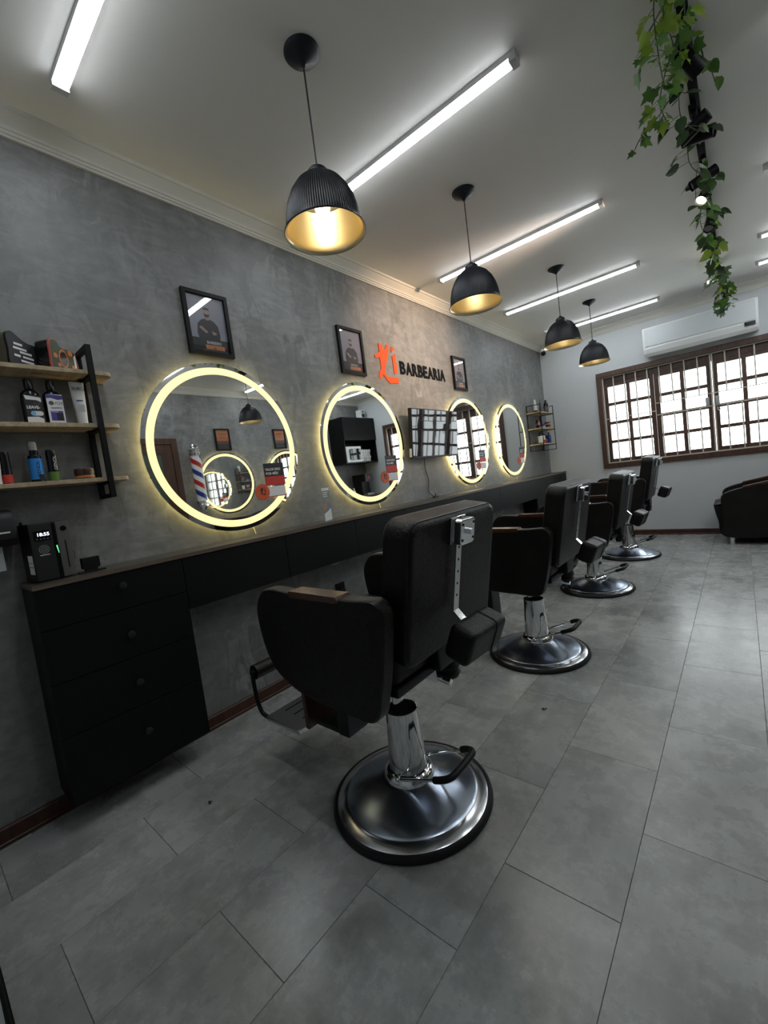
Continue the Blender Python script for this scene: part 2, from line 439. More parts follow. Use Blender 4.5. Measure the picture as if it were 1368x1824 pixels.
moulding('baseboard_left', bprof, (0, .226, 0), (0, L, 0), (1, 0, 0), 0, M['red_wood'])
moulding('baseboard_back', bprof, (0, L, 0), (WR, L, 0), (0, -1, 0), 0, M['red_wood'])
moulding('baseboard_right', bprof, (WR, YN, 0), (WR, L, 0), (-1, 0, 0), 0, M['red_wood'])
moulding('baseboard_front', bprof, (0, .226, 0), (.95, .226, 0), (0, 1, 0), 0, M['black_panel'])

# ------------------------------------------------------------------ window_1 on the back wall
win = bpy.data.objects.new('window_1', None); COL.objects.link(win); win.location = ((WX0+WX1)/2, L, WZ0)
struct(win, 'wide dark wooden window of small panes behind a cream iron grille')
ww, wh = WX1-WX0, WZ1-WZ0; hw = ww/2
fw = .062
for a in ((-hw, hw, -.025, .10, 0, fw), (-hw, hw, -.025, .10, wh-fw, wh), (-hw, -hw+fw, -.025, .10, fw, wh-fw), (hw-fw, hw, -.025, .10, fw, wh-fw)):
    obj('frame', box(BM(), *a, bev=.004), M['window_wood'], win)
ix0, ix1, iz0, iz1 = -hw+fw, hw-fw, fw, wh-fw
obj('head_rail', box(BM(), ix0, ix1, .05, .13, iz1-.085, iz1, bev=.003), M['window_wood'], win)
iz1s = iz1-.085
sw = (ix1-ix0)/4
for s in range(4):
    sx0 = ix0+s*sw; sx1 = sx0+sw
    sash = obj('sash', BM(), M['window_wood'], win)
    bm = BM(); st = .052 if s % 3 else .05
    box(bm, sx0+.002, sx0+st, .055, .095, iz0, iz1s); box(bm, sx1-st, sx1-.002, .055, .095, iz0, iz1s)
    box(bm, sx0+st, sx1-st, .055, .095, iz0, iz0+.055); box(bm, sx0+st, sx1-st, .055, .095, iz1s-.045, iz1s)
    bm.to_mesh(sash.data); bm.free()
    px0, px1, pz0, pz1 = sx0+st, sx1-st, iz0+.055, iz1s-.045
    mu = .040
    xm = (px0+px1)/2
    obj('muntin', box(BM(), xm-mu/2, xm+mu/2, .06, .09, pz0, pz1), M['window_wood'], sash)
    ph = (pz1-pz0-3*mu)/4
    for r in range(4):
        z0 = pz0+r*(ph+mu)
        if r: obj('muntin', box(BM(), px0, px1, .061, .089, z0-mu, z0), M['window_wood'], sash)
        for c in range(2):
            x0 = px0 if c == 0 else xm+mu/2
            obj('pane', box(BM(), x0, x0+(px1-px0-mu)/2, .073, .077, z0, z0+ph), M['pane'], sash)
# the grille: thin cream bars in front of the sashes
gb = .0065
def bar(x0, z0, x1, z1, y=.012, r=gb, name='grille_bar'):
    if abs(x0-x1) < 1e-6: obj(name, box(BM(), x0-r, x0+r, y-r, y+r, z0, z1), M['cream_metal'], win)
    else: obj(name, box(BM(), x0, x1, y-r, y+r, z0-r, z0+r), M['cream_metal'], win)
gz0, gz1 = iz0+.006, iz1-.006
bar(ix0+.008, gz0, ix0+.008, gz1, r=.007); bar(ix1-.008, gz0, ix1-.008, gz1, r=.007)
bar(ix0, gz0, ix1, gz0); bar(ix0, gz1, ix1, gz1)
zc0, zc1 = gz0+.47*(gz1-gz0), gz0+.60*(gz1-gz0)
nb = 17; pitch = (ix1-ix0-.016)/(nb+1)
for i in range(1, nb+1):
    x = ix0+.008+pitch*i
    if 5 <= i <= 13 and i != 9:
        bar(x, gz0, x, zc0); bar(x, zc1, x, gz1)
    elif i == 9:
        bar(x-.008, gz0, x-.008, gz1); bar(x+.010, gz0, x+.010, gz1)
    else: bar(x, gz0, x, gz1)
xa, xz = ix0+.008+pitch*4.5, ix0+.008+pitch*13.5
bar(xa, zc0, xz, zc0, r=.005); bar(xa, zc1, xz, zc1, r=.005)
bar(ix0, (zc0+zc1)/2-.02, xa, 0, r=.005); bar(xz, (zc0+zc1)/2-.02, ix1, 0, r=.005)
xc = ix0+.008+pitch*9
for dx in (-.055, .04):
    obj('latch', box(BM(), xc+dx-.018, xc+dx+.018, -.006, .028, zc0+.005, zc0+.105, bev=.005), M['steel'], win)
bm = BM(); tube(bm, smooth_path([(xc+.035, .0, zc0-.02), (xc+.035, -.004, zc0-.05), (xc+.052, -.004, zc0-.06), (xc+.06, 0, zc0-.03)]), .004)
obj('padlock', bm, M['steel'], win)

# ------------------------------------------------------------------ door_1 on the right wall (seen in the first mirror)
door = bpy.data.objects.new('door_1', None); COL.objects.link(door); door.location = (WR, 1.95, 0); door.rotation_euler = (0, 0, RIGHT)
struct(door, 'dark wooden double door with tall frosted panes')
for a in ((-.90, -.82, -.03, .0, 0, 2.06), (.82, .90, -.03, .0, 0, 2.06), (-.82, .82, -.03, .0, 1.98, 2.06)):
    obj('frame', box(BM(), *a, bev=.006), M['door_wood'], door)
for sx in (-1, 1):
    x0, x1 = (-.815, -.005) if sx < 0 else (.005, .815)
    bm = BM()
    box(bm, x0, x0+.13, -.022, -.001, .01, 1.975); box(bm, x1-.13, x1, -.022, -.001, .01, 1.975)
    box(bm, x0+.13, x1-.13, -.022, -.001, .01, .25); box(bm, x0+.13, x1-.13, -.022, -.001, 1.86, 1.975); box(bm, x0+.13, x1-.13, -.022, -.001, .95, 1.03)
    lf = obj('leaf', bm, M['door_wood'], door)
    for z0, z1 in ((.25, .95), (1.03, 1.86)):
        obj('pane', box(BM(), x0+.13, x1-.13, -.012, -.006, z0, z1), M['frost'], lf)
    obj('handle', box(BM(), -.035*-sx-.012, -.035*-sx+.012, -.05, -.022, .92, 1.10, bev=.004), M['steel'], lf)

# ------------------------------------------------------------------ ceiling LED battens
def led(x0, y, ln, label):
    t = thing('led_batten', label, 'ceiling light', (x0+ln/2, y, H), 0, 'LED battens on the ceiling')
    h = ln/2
    obj('housing', box(BM(), -h, h, -.0262, .0262, -.0232, 0, bev=.002), M['led_body'], t)
    bm = BM(); prism(bm, [(-.0262, -.0234), (-.0262, -.0240), (-.022, -.0290), (-.012, -.0340), (.012, -.0340), (.022, -.0290), (.0262, -.0240), (.0262, -.0234)], -h+.028, h-.028, 'yz')
    obj('diffuser', bm, M['led'], t)
    for s in (-1, 1):
        obj('end_cap', box(BM(), min(s*h, s*(h-.028)), max(s*h, s*(h-.028)), -.0270, .0270, -.038, -.0225, bev=.003), M['led_body'], t)
    return t
for y, lb in ((.845, 'LED batten nearest the camera, cut off by top left corner'), (2.06, 'LED batten behind the ribbed shade of the nearest pendant'), (3.445, 'LED batten behind the second pendant cord, second full one'), (4.74, 'LED batten behind the third pendant cord'), (5.985, 'LED batten farthest back, over the fourth pendant')):
    led(.285, y, 1.25, lb)
for y, lb in ((1.30, 'LED batten on the right half of ceiling, beside the nearest left one'), (2.62, 'LED batten on the right half of ceiling, opposite second pendant'), (3.95, 'LED batten stub at right edge, above the spotlights'), (5.13, 'LED batten stub at right edge, upper of the close pair'), (5.87, 'LED batten stub at right edge, lower of the close pair')):  # first two lie out of frame, added for even lighting of the room
    led(2.315, y, 1.25, lb)

# ------------------------------------------------------------------ pendants
def pendant(x, y, label, bulbmat):
    t = thing('pendant_lamp', label, 'pendant lamp', (x, y, 2.105), 0, 'black bell pendants over the worktop')
    hh = H-2.105
    obj('canopy', lathe(BM(), [(0, hh), (.066, hh), (.066, hh-.006), (.058, hh-.016), (.016, hh-.038), (.008, hh-.048), (0, hh-.048)][::-1], 40), M['shade'], t)
    obj('cord', cyl(BM(), (0, 0, .240), (0, 0, hh-.045), .0033, n=8), M['cable'], t)
    pr = [(.154, 0), (.155, .004), (.151, .009), (.146, .012), (.144, .030), (.139, .065), (.129, .105), (.112, .142), (.088, .175), (.060, .197), (.044, .205), (.040, .209), (.039, .222), (.032, .230), (.014, .234), (.010, .246), (0, .248)]
    def rib(i, z): return 1+(.008 if (i % 2) else -.008)*(1 if .012 < z < .2 else 0)
    sh = obj('shade', lathe(BM(), pr, 208, mod=rib), M['shade'], t, angle=18)
    pi_ = [(.153, .0005), (.147, .004), (.142, .012), (.140, .030), (.135, .065), (.125, .103), (.108, .139), (.106, .141), (.098, .147), (.096, .151), (.085, .158), (.083, .162), (.070, .169), (.068, .174), (.04, .188), (0, .19)]
    obj('lining', lathe(BM(), pi_, 72), M['gold'], sh, label='gold inner lining of the shade')
    obj('bulb', lathe(BM(), [(0, .068), (.016, .071), (.027, .083), (.030, .100), (.026, .118), (.017, .135), (.014, .150), (.014, .186), (0, .186)], 24), bulbmat, t)
    return t
pendant(.970, 1.437, 'nearest black ribbed bell pendant, its bright bulb showing', M['bulb'])
pendant(.973, 2.632, 'second black bell pendant from camera, over the second chair', M['bulb_small'])
pendant(1.000, 4.177, 'third black bell pendant, partly covering the batten behind', M['bulb_small'])
pendant(.974, 5.331, 'fourth and farthest black bell pendant, beside air conditioner', M['bulb_small'])

pendant(2.73, 3.41, 'pendant over the opposite worktop, reflected in the nearest mirror', M['bulb_small'])

# ------------------------------------------------------------------ lit round mirrors
def logo(parent, s, cx, cz, m, y=-.001, t=.0005, names='logo_stroke'):
    """the brush-stroke emblem, s = height; strokes as separate plates"""
    S = [[(0.228, 0.977), (0.412, 0.963), (0.414, 0.834), (0.519, 0.863), (0.602, 0.991), (0.715, 1.0), (0.656, 0.792), (0.529, 0.577), (0.419, 0.351), (0.376, 0.311), (0.294, 0.218), (0.169, 0.08), (0.077, 0.109), (0.122, 0.256), (0.224, 0.34), (0.23, 0.564), (0.218, 0.629), (0.017, 0.581), (0.0, 0.659), (0.24, 0.766)], [(0.828, 0.967), (0.992, 0.949), (0.957, 0.888), (0.812, 0.818)], [(0.82, 0.725), (0.989, 0.809), (0.998, 0.303), (0.833, 0.269)], [(0.294, 0.218), (0.391, 0.312), (0.453, 0.167), (0.995, 0.185), (1.0, 0.03), (0.557, 0.0), (0.44, 0.083)]]
    for k, poly in enumerate(S):
        o = flat(names, [(cx+(u-.5)*s*.86, cz+(v-.5)*s) for u, v in poly], m, parent, y=y, t=t)
def round_mirror(y, label, sticker=True, x=0.0, rotz=LEFT, rad=.45, z=1.428, cable=True):
    t = thing('round_mirror', label, 'mirror', (x, y, z), rotz, 'lit round mirrors')
    bm = BM(); prism(bm, circle(rad*.86, 72), -.024, 0, 'xz'); obj('backing', bm, M['black_metal'], t)
    bm = BM(); prism(bm, circle(rad, 128), -.031, -.026, 'xz', bev=.0015, seg=1); gl = obj('mirror_glass', bm, M['mirror'], t)
    obj('light_ring', annulus(BM(), rad*.868, rad*.948, -.0318, -.0309, 128), M['ring'], gl, label='frosted ring glowing warm yellow')
    obj('led_strip', annulus(BM(), rad*.86, rad*.88, -.022, -.006, 96), M['strip'], t, label='warm light strip behind the mirror')
    if cable:
        bm = BM(); tube(bm, smooth_path([(.075, -.006, -rad+.05), (.080, -.006, -rad), (.088, -.008, -rad-.036)], 4), .003); obj('cable', bm, M['cable_lit'], t)
    if sticker:
        px, pz = .255*rad/.45, -.16
        yy = -.0322
        card = obj('price_card', prism(BM(), rect(px-.068, px+.068, pz-.065, pz+.065), yy-.0006, yy, 'xz'), M['black_print'], t, label='black and red price card stuck on the glass')
        flat('red_band', rect(px-.068, px+.068, pz-.065, pz-.012), M['red_print'], card, y=yy-.0007)
        text('lettering', 'VALOR FIXO', M['white_print'], card, (px-.060, yy-.0009, pz+.022), .020, .105, .0002, bold=.0004)
        text('lettering', 'POR M\u00caS!', M['white_print'], card, (px-.060, yy-.0009, pz-.002), .020, .085, .0002, bold=.0004)
        tagc = obj('white_tag', prism(BM(), rect(px-.075, px+.062, pz-.132, pz-.070), yy-.0006, yy, 'xz'), M['white_print'], t, label='white strip with a red edge')
        flat('red_edge', rect(px-.075, px+.062, pz-.132, pz-.127), M['red_print'], tagc, y=yy-.0007)
        disc = obj('logo_sticker', prism(BM(), circle(.047, 40, px-.098, pz-.098), yy-.0012, yy-.0006, 'xz'), M['orange_print'], t, label='round orange sticker with a black emblem')
        logo(disc, .045, px-.098, pz-.093, M['black_print'], y=yy-.0013, t=.0003)
    return t
round_mirror(1.4616, 'nearest and largest looking lit round mirror, reflecting a barber pole')
round_mirror(2.5653, 'lit round mirror left of the TV, reflecting a black cabinet')
round_mirror(4.1173, 'lit round mirror partly behind the TV, reflecting the window')
round_mirror(5.192, 'farthest lit round mirror, beside the small corner shelf')
round_mirror(3.50, 'lit round mirror on opposite wall next to the barber pole', False, WR, RIGHT, .45, 1.40, False)
round_mirror(4.62, 'lit round mirror on opposite wall, farther from barber pole', True, WR, RIGHT, .45, 1.40, False)

# ------------------------------------------------------------------ framed posters
def poster(y, z, wd, ht, label, kind, x=0.0, rotz=LEFT):
    t = thing('framed_poster', label, 'picture', (x, y, z), rotz, 'framed posters')
    fwid = .020; a, b = wd/2, ht/2
    bm = BM(); box(bm, -a, a, -.022, 0, -b, -b+fwid); box(bm, -a, a, -.022, 0, b-fwid, b); box(bm, -a, -a+fwid, -.022, 0, -b+fwid, b-fwid); box(bm, a-fwid, a, -.022, 0, -b+fwid, b-fwid)
    obj('frame', bm, M['black_metal'], t)
    ia, ib = a-fwid, b-fwid
    if kind == 'orange':
        pp = obj('print', prism(BM(), rect(-ia, ia, -ib, ib), -.008, -.001, 'xz'), M['tan_print'], t)
        flat('dark_foot', rect(-ia, ia, -ib, -ib*.45), M['black_print'], pp, y=-.0082)
        flat('fade_band', rect(-ia, ia, -ib*.45, -ib*.15), mat('brown_print', (.16, .055, .025), .5), pp, y=-.0082)
        for k, (q, zz) in enumerate(((.6, .55), (.42, .34), (.5, .18))): flat('print_line', rect(-ia*q, ia*q, ib*zz-.004, ib*zz+(.012 if k == 0 else .002)), mat('rust_print', (.25, .07, .03), .5), pp, y=-.0082)
    else:
        pp = obj('print', prism(BM(), rect(-ia, ia, -ib, ib), -.008, -.001, 'xz'), M['grey_print'], t)
        s = ib
        flat('dark_foot', rect(-ia, ia, -ib, -ib*.52), M['black_print'], pp, y=-.0082)
        # a barber with folded arms, printed flat
        torso = [(-.30, -.95), (.34, -.95), (.44, -.40), (.40, -.02), (.24, .16), (.08, .22), (-.08, .22), (-.24, .16), (-.40, -.02), (-.46, -.40)]
        flat('figure_shirt', [(u*s*.98, v*s*.9) for u, v in torso], M['shirt_print'], pp, y=-.0084)
        flat('figure_neck', [(u*s, v*s) for u, v in ((-.07, .15), (.07, .15), (.07, .32), (-.07, .32))], M['skin_print'], pp, y=-.0086)
        flat('figure_head', [(c[0]*s*.115, s*.42+c[1]*s*.155) for c in circle(1, 20)], M['skin_print'], pp, y=-.0088)
        flat('figure_beard', [(s*u, s*v) for u, v in ((-.11, .40), (-.06, .36), (.06, .36), (.11, .40), (.09, .29), (0, .25), (-.09, .29))], M['black_print'], pp, y=-.0090)
        flat('figure_hair', [(s*u, s*v) for u, v in ((-.118, .46), (-.10, .52), (.10, .52), (.118, .46), (.11, .57), (0, .61), (-.11, .57))], M['black_print'], pp, y=-.0090)
        flat('figure_forearm', [(s*u, s*v) for u, v in ((-.36, -.14), (-.26, -.08), (-.02, -.28), (-.12, -.33))], M['skin_print'], pp, y=-.0087)
        flat('figure_hand', [(s*u, s*v) for u, v in ((.10, -.22), (.28, -.26), (.30, -.33), (.16, -.36))], M['skin_print'], pp, y=-.0087)
        tg = flat('name_tag', rect(-ia*.28, ia*.74, -ib*.90, -ib*.74), M['tan_print'], pp, y=-.0091)
        if kind == 'barber_big':
            text('lettering', 'BARBEIRO', M['white_print'], pp, (-ia*.20, -.0093, -ib*.70), .021, .082, .0002, bold=.0003)
            text('lettering', 'LI', M['black_print'], pp, (ia*.14, -.0097, -ib*.87), .017, None, .0002, bold=.0005)
        else:
            text('lettering', 'BARBEIRO', M['white_print'], pp, (-ia*.20, -.0093, -ib*.70), .018, .072, .0002)
    obj('glass', prism(BM(), rect(-ia, ia, -ib, ib), -.0130, -.0115, 'xz'), M['photo_glass'], t)
    return t
poster(1.455, 2.088, .25, .33, 'framed barber poster above the nearest round mirror', 'barber_big')
poster(2.552, 2.105, .255, .333, 'framed barber poster just left of the orange wall emblem', 'barber')
poster(4.115, 2.109, .255, .328, 'framed barber poster right of the BARBEARIA lettering', 'barber')
poster(3.53, 2.035, .235, .32, 'orange framed poster on opposite wall, nearer the barber pole', 'orange', WR, RIGHT)
poster(4.54, 2.035, .235, .32, 'orange framed poster on opposite wall, farther from barber pole', 'orange', WR, RIGHT)

# ------------------------------------------------------------------ wall sign
sg = thing('shop_sign', 'orange brush emblem and black BARBEARIA letters on the cement wall', 'sign', (0, 2.965, 2.07), LEFT)
logo(sg, .312, -.012, 0, M['orange'], y=-.001, t=.005, names='emblem_stroke')
xs = .165
for ch, wd in (('B', .082), ('A', .094), ('R', .082), ('B', .082), ('E', .070), ('A', .094), ('R', .082), ('I', .026), ('A', .094)):
    lo = text('letter', ch, M['letter_black'], sg, (0, -.0035, -.058), .142, wd*.93, .0025, bold=.0055)
    mn = min(v.co.x for v in lo.data.vertices); lo.location.x = xs-mn
    xs += wd*.93+.0065

# ------------------------------------------------------------------ worktop with drawers
ZT = .9385; XD = .211
wt = thing('worktop', 'long dark worktop with a brown front edge along the cement wall', 'worktop', (0, .51, ZT))
obj('board', box(BM(), 0, XD-.0015, 0, L-.51, -.0175, 0), M['worktop'], wt)
obj('edge_band', box(BM(), XD-.0015, XD, 0, L-.51, -.0175, -.0003), M['edge_wood'], wt, label='brown wooden edge band')
obj('edge_band', box(BM(), 0, XD, -.0015, 0, -.0175, -.0003), M['edge_wood'], wt, label='brown wooden edge band')
def knob(parent, x, z, y, r=.015):
    bm = BM(); lathe(bm, [(0, .0), (r*.5, 0), (r*.45, .010), (r*.9, .013), (r, .018), (r*.85, .023), (0, .026)], 20)
    xform(bm, Matrix.Translation((x, y, z)) @ Matrix.Rotation(PI/2, 4, 'X')); return obj('knob', bm, M['dark_grey'], parent)
cab = thing('drawer_cabinet', 'tall black four drawer cabinet at the near end of worktop', 'cabinet', (0, .7725, .10), LEFT)
obj('body', box(BM(), -.262, .262, -.186, 0, 0, ZT-.0175-.10-.001, bev=.001), M['black_panel'], cab)
zb = [.104, .362, .566, .768, .9195]
for i in range(4):
    d = obj('drawer', box(BM(), -.2615, .2615, -.204, -.187, zb[i]-.10+.0015, zb[i+1]-.10-.0015, bev=.0012), M['black_panel'], cab)
    knob(d, .012, [.253, .462, .664, .866][i]-.10, -.204)
yb = [1.036, 1.60, 2.157, 2.70, 3.264, 3.81, 4.34, 4.92, 5.46, 6.0, L-.002]
where = ['beside the tall cabinet, left of the nearest chair', 'below the acrylic sign holder', 'behind the top of nearest chair back', 'below the gap left of TV cable', 'with a knob, below the TV cable', 'below the mirror behind the TV', 'just right of the mirror behind the TV', 'below the left of farthest mirror', 'below the right of farthest mirror', 'with a knob, at the far end against white wall']
for i in range(10):
    y0, y1 = yb[i], yb[i+1]; hwid = (y1-y0)/2-.0015
    u = thing('drawer_unit', 'black drawer unit under worktop '+where[i], 'drawer', (0, (y0+y1)/2, .685), LEFT, 'drawers under the worktop')
    top = ZT-.0175-.685-.001
    obj('body', box(BM(), -hwid, hwid, -.186, 0, 0, top), M['black_panel'], u)
    d = obj('drawer_front', box(BM(), -hwid, hwid, -.204, -.187, .0, top-.004, bev=.0012), M['black_panel'], u)
    if i in (4, 9): knob(d, 0.02, top*.80, -.204, .013)
u = thing('base_cabinet', 'black floor cabinet under the far end of the worktop', 'cabinet', (0, 5.96, 0), LEFT)
obj('body', box(BM(), -.57, .57, -.17, -.002, .0, .684), M['black_panel'], u)
for s in (-1, 1):
    d = obj('cabinet_door', box(BM(), min(s*.002, s*.568), max(s*.002, s*.568), -.186, -.171, .05, .682, bev=.001), M['black_panel'], u)
    knob(d, s*.05, .60, -.186, .012)

# ------------------------------------------------------------------ barber chairs
def catmull(pts, sub=5): 
    n = len(pts); out = []
    for i in range(n):
        p0, p1, p2, p3 = [Vector((*pts[(i+k-1) % n], 0)) for k in range(4)]
        for s in range(sub):
            t = s/sub; q = .5*((2*p1)+(-p0+p2)*t+(2*p0-5*p1+4*p2-p3)*t*t+(-p0+3*p1-3*p2+p3)*t**3); out.append((q.x, q.y))
    return out
def barber_chair(loc, label):
    t = thing('barber_chair', label, 'barber chair', (*loc, 0), 0, 'row of barber chairs')
    # --- base
    bp = obj('base_plate', lathe(BM(), [(.236, .0345), (.228, .040), (.20, .0515), (.17, .0635), (.14, .0745), (.11, .0850), (.085, .094), (.06, .098), (0, .098)], 96), M['dome'], t, angle=25, label='round polished chrome base')
    obj('rim', lathe(BM(), [(.276, .006), (.274, .020), (.268, .025), (.250, .0320), (.240, .0340), (.2355, .0340)], 96), M['rim_metal'], bp)
    obj('rubber_ring', lathe(BM(), [(.262, .0), (.284, .001), (.2885, .008), (.287, .016), (.280, .023), (.272, .024), (.270, .018)], 96), M['rubber'], bp)
    cl = obj('column', lathe(BM(), [(.0705, .085), (.0705, .10), (.0685, .12), (.0635, .22), (.0575, .325), (.0575, .335), (.0535, .336), (.0525, .325), (.0525, .27)], 48), M['chrome'], t, label='chrome column cover')
    obj('collar', lathe(BM(), [(.092, .09), (.0905, .10), (.086, .112), (.075, .12), (.07, .121)], 48), M['chrome'], cl)
    obj('bore', lathe(BM(), [(.0525, .285), (0, .285)], 32), M['black'], cl)
    obj('piston', cyl(BM(), (-.012, 0, .22), (-.012, 0, .512), .021, n=24), M['chrome'], t)
    # --- pump lever
    lever = t
    for s in (-1, 1):
        lv = BM(); tube(lv, [(.0, s*.073, .112), (.03, s*.077, .120), (.190, s*.086, .185)], .0055, 10)
        bmesh.ops.create_uvsphere(lv, u_segments=12, v_segments=8, radius=.011, matrix=Matrix.Translation((.012, s*.077, .115)))
        lever = obj('lever_rod', lv, M['chrome'], t)
    g = BM(); tube(g, smooth_path([(.178, -.086, .181), (.200, -.087, .190), (.226, -.077, .198), (.237, -.048, .202), (.237, .048, .202), (.226, .077, .198), (.200, .087, .190), (.178, .086, .181)], 6), .0115, 12)
    obj('lever_grip', g, M['rubber'], t, label='black rubber lever grip')
    # --- seat
    b = BM(); box(b, -.13, .13, -.075, .075, .510, .535, bev=.008); box(b, -.33, .205, -.235, .235, .530, .560, bev=.008)
    obj('seat_base', b, M['black'], t)
    obj('seat', box(BM(), -.375, .20, -.238, .238, .552, .665, bev=.035, seg=4), M['leather'], t)
    # --- arms
    arm = catmull([(-.255, .838), (-.305, .822), (-.343, .765), (-.340, .680), (-.315, .600), (-.265, .540), (-.18, .502), (-.08, .486), (.05, .480), (.138, .477), (.174, .494), (.194, .545), (.221, .650), (.243, .770), (.240, .815), (.212, .836), (.13, .832), (0, .832), (-.15, .834)], 4)
    for s in (-1, 1):
        y0, y1 = (-.302, -.250) if s < 0 else (.250, .302)
        b = BM(); prism(b, arm, y0, y1, 'xz', bev=.010, seg=3)
        a = obj('armrest', b, M['leather'], t, angle=50)
        b = BM(); yp = y0+.0025 if s < 0 else y1-.0025
        ins = [(u*.985-.0005, .66+(v-.66)*.975) for u, v in arm]
        tube(b, [(u, yp, v) for u, v in ins], .0032, 6, closed=True); obj('piping', b, M['piping'], a)
        b = BM(); prism(b, [(-.152, .826), (-.140, .8405), (.075, .8385), (.086, .824), (.070, .818), (-.140, .819)], y0-.003, y1+.003, 'xz', bev=.002)
        obj('arm_pad', b, M['arm_wood'], a, label='varnished wooden arm pad')
    # --- backrest, leaning back
    b = BM()
    prism(b, rrect(.505, .430, .05, 6, .026, .215), -.100, 0, 'yz', bev=.022, seg=4)
    k = Matrix.Translation((.238, 0, .605)) @ Matrix.Rotation(math.radians(10.5), 4, 'Y')
    xform(b, k)
    bk = obj('backrest', b, M['leather'], t, angle=50)
    b = BM(); tube(b, [k @ Vector((-.010, u*.985, .215+(v-.215)*.985)) for u, v in rrect(.505, .430, .05, 6, .026, .215)], .0035, 6, closed=True)
    tube(b, [k @ Vector((-.0905, u*.985, .215+(v-.215)*.985)) for u, v in rrect(.505, .430, .05, 6, .026, .215)], .0035, 6, closed=True)
    obj('piping', b, M['piping'], bk)
    b = BM(); box(b, .10, .235, -.06, .06, .54, .64, bev=.01); obj('back_hinge', b, M['black'], t)
    b = BM(); lathe(b, [(0, .47), (.030, .475), (.038, .49), (.032, .50), (.040, .515), (.033, .53), (.040, .545), (.034, .56), (.040, .575), (.034, .60), (0, .61)], 20, .195, .045); obj('recline_bellows', b, M['rubber'], t)
    b = BM(); cyl(b, (.16, .02, .475), (.215, .02, .468), .012, n=14); box(b, .08, .18, -.01, .05, .475, .530, bev=.004); obj('recline_knob', b, M['chrome'], t)
    # --- headrest bracket and strip on the back
    br = BM(); box(br, .0, .008, -.030, .052, .335, .418, bev=.003); xform(br, k)
    brk = obj('headrest_bracket', br, M['chrome'], t, label='chrome clamp plate on the backrest')
    b = BM(); prism(b, rrect(.082, .078, .012, 4, .008, .378), .018, .042, 'yz', bev=.004); xform(b, k); obj('clamp_block', b, M['chrome'], brk)
    b = BM(); cyl(b, (.042, .012, .378), (.054, .012, .378), .010, n=8); xform(b, k); obj('clamp_screw', b, M['chrome'], brk)
    for dy, dz in ((-.024, .355), (-.024, .402), (.040, .355), (.040, .402)):
        b = BM(); cyl(b, (.041, dy, dz), (.044, dy, dz), .004, n=10); xform(b, k); obj('clamp_bolt', b, M['black'], brk)
    b = BM(); box(b, .016, .0195, -.017, .013, .125, .350); box(b, .016, .0195, -.017, .013, .350, .41); xform(b, k)
    st = obj('headrest_strip', b, M['steel'], t, label='perforated steel strip')
    b = BM()
    for q in range(5): cyl(b, (.0185, -.002, .175+.038*q), (.0202, -.002, .175+.038*q), .0042, n=12)
    xform(b, k); obj('strip_holes', b, M['black'], st)
    b = BM(); box(b, 0, .062, -.017, .013, -.0018, .0018); xform(b, k @ Matrix.Translation((.018, 0, .126)) @ Matrix.Rotation(math.radians(38), 4, 'Y')); obj('bent_foot', b, M['chrome'], st)
    # --- headrest pad hanging upside down
    b = BM(); prism(b, rrect(.112, .262, .035, 5, 0, -.015), -.038, .038, 'yz', bev=.016, seg=3)
    b.free(); b = BM(); box(b, -.040, .040, -.100, .100, -.053, .053, bev=.024, seg=4)
    kp = Matrix.Translation((.366, -.046, .674)) @ Matrix.Rotation(math.radians(22), 4, 'Y') @ Matrix.Rotation(math.radians(-3), 4, 'Z')
    xform(b, kp); hr = obj('headrest', b, M['leather'], t, angle=50)
    b = BM(); tube(b, [kp @ Vector((u, .035, v)) for u, v in rrect(.081, .107, .022, 5)], .0022, 6, closed=True); obj('headrest_seam', b, M['piping'], hr)
    # --- footrest
    b = BM(); box(b, -.405, -.385, -.13, .13, .205, .555, bev=.004); obj('leg_panel', b, M['red_wood'], t, label='red brown leg panel')
    b = BM(); box(b, -.64, -.41, -.16, .16, .188, .207, bev=.005); fp = obj('footplate', b, M['steel'], t)
    b = BM()
    for q in range(3): box(b, -.60+.06*q, -.592+.06*q, -.09, .09, .2068, .2076)
    obj('grip_lines', b, M['black'], fp)
    b = BM(); box(b, -.55, -.25, -.045, .045, .165, .187, bev=.004); box(b, -.30, -.24, -.055, .055, .17, .46, bev=.006); obj('footrest_arm', b, M['black'], t)
    fb = obj('roller_axle', cyl(BM(), (-.690, -.170, .392), (-.690, .170, .392), .010, n=12), M['black_metal'], t)
    for s in (-1, 1):
        b = BM(); tube(b, smooth_path([(-.635, s*.150, .197), (-.675, s*.155, .215), (-.692, s*.158, .270), (-.700, s*.158, .345), (-.690, s*.162, .392)], 5), .009, 10); obj('foot_bar', b, M['black_metal'], t)
    b = BM(); cyl(b, (-.690, -.155, .392), (-.690, .155, .392), .032, n=24); xform(b, Matrix.Identity(4)); obj('foot_roller', b, M['leather'], fb)
    return t
ch = barber_chair((1.155, 1.303), 'nearest dark brown barber chair, seen from behind at left')
def lower(r, dz):                # a chair pumped less high: everything carried by the piston sits lower
    for c in r.children:
        if c.name.split('.')[0] not in ('base_plate', 'column', 'lever_rod', 'lever_grip'): c.location.z -= dz
    return r
lower(dup(ch, (1.140, 2.621, 0), 'second barber chair from the camera, its whole base in view'), .030)
lower(dup(ch, (1.135, 4.006, 0), 'third barber chair from the camera, just left of aisle middle'), .070)
dup(ch, (1.160, 5.295, 0), 'farthest barber chair, standing below the wooden window')

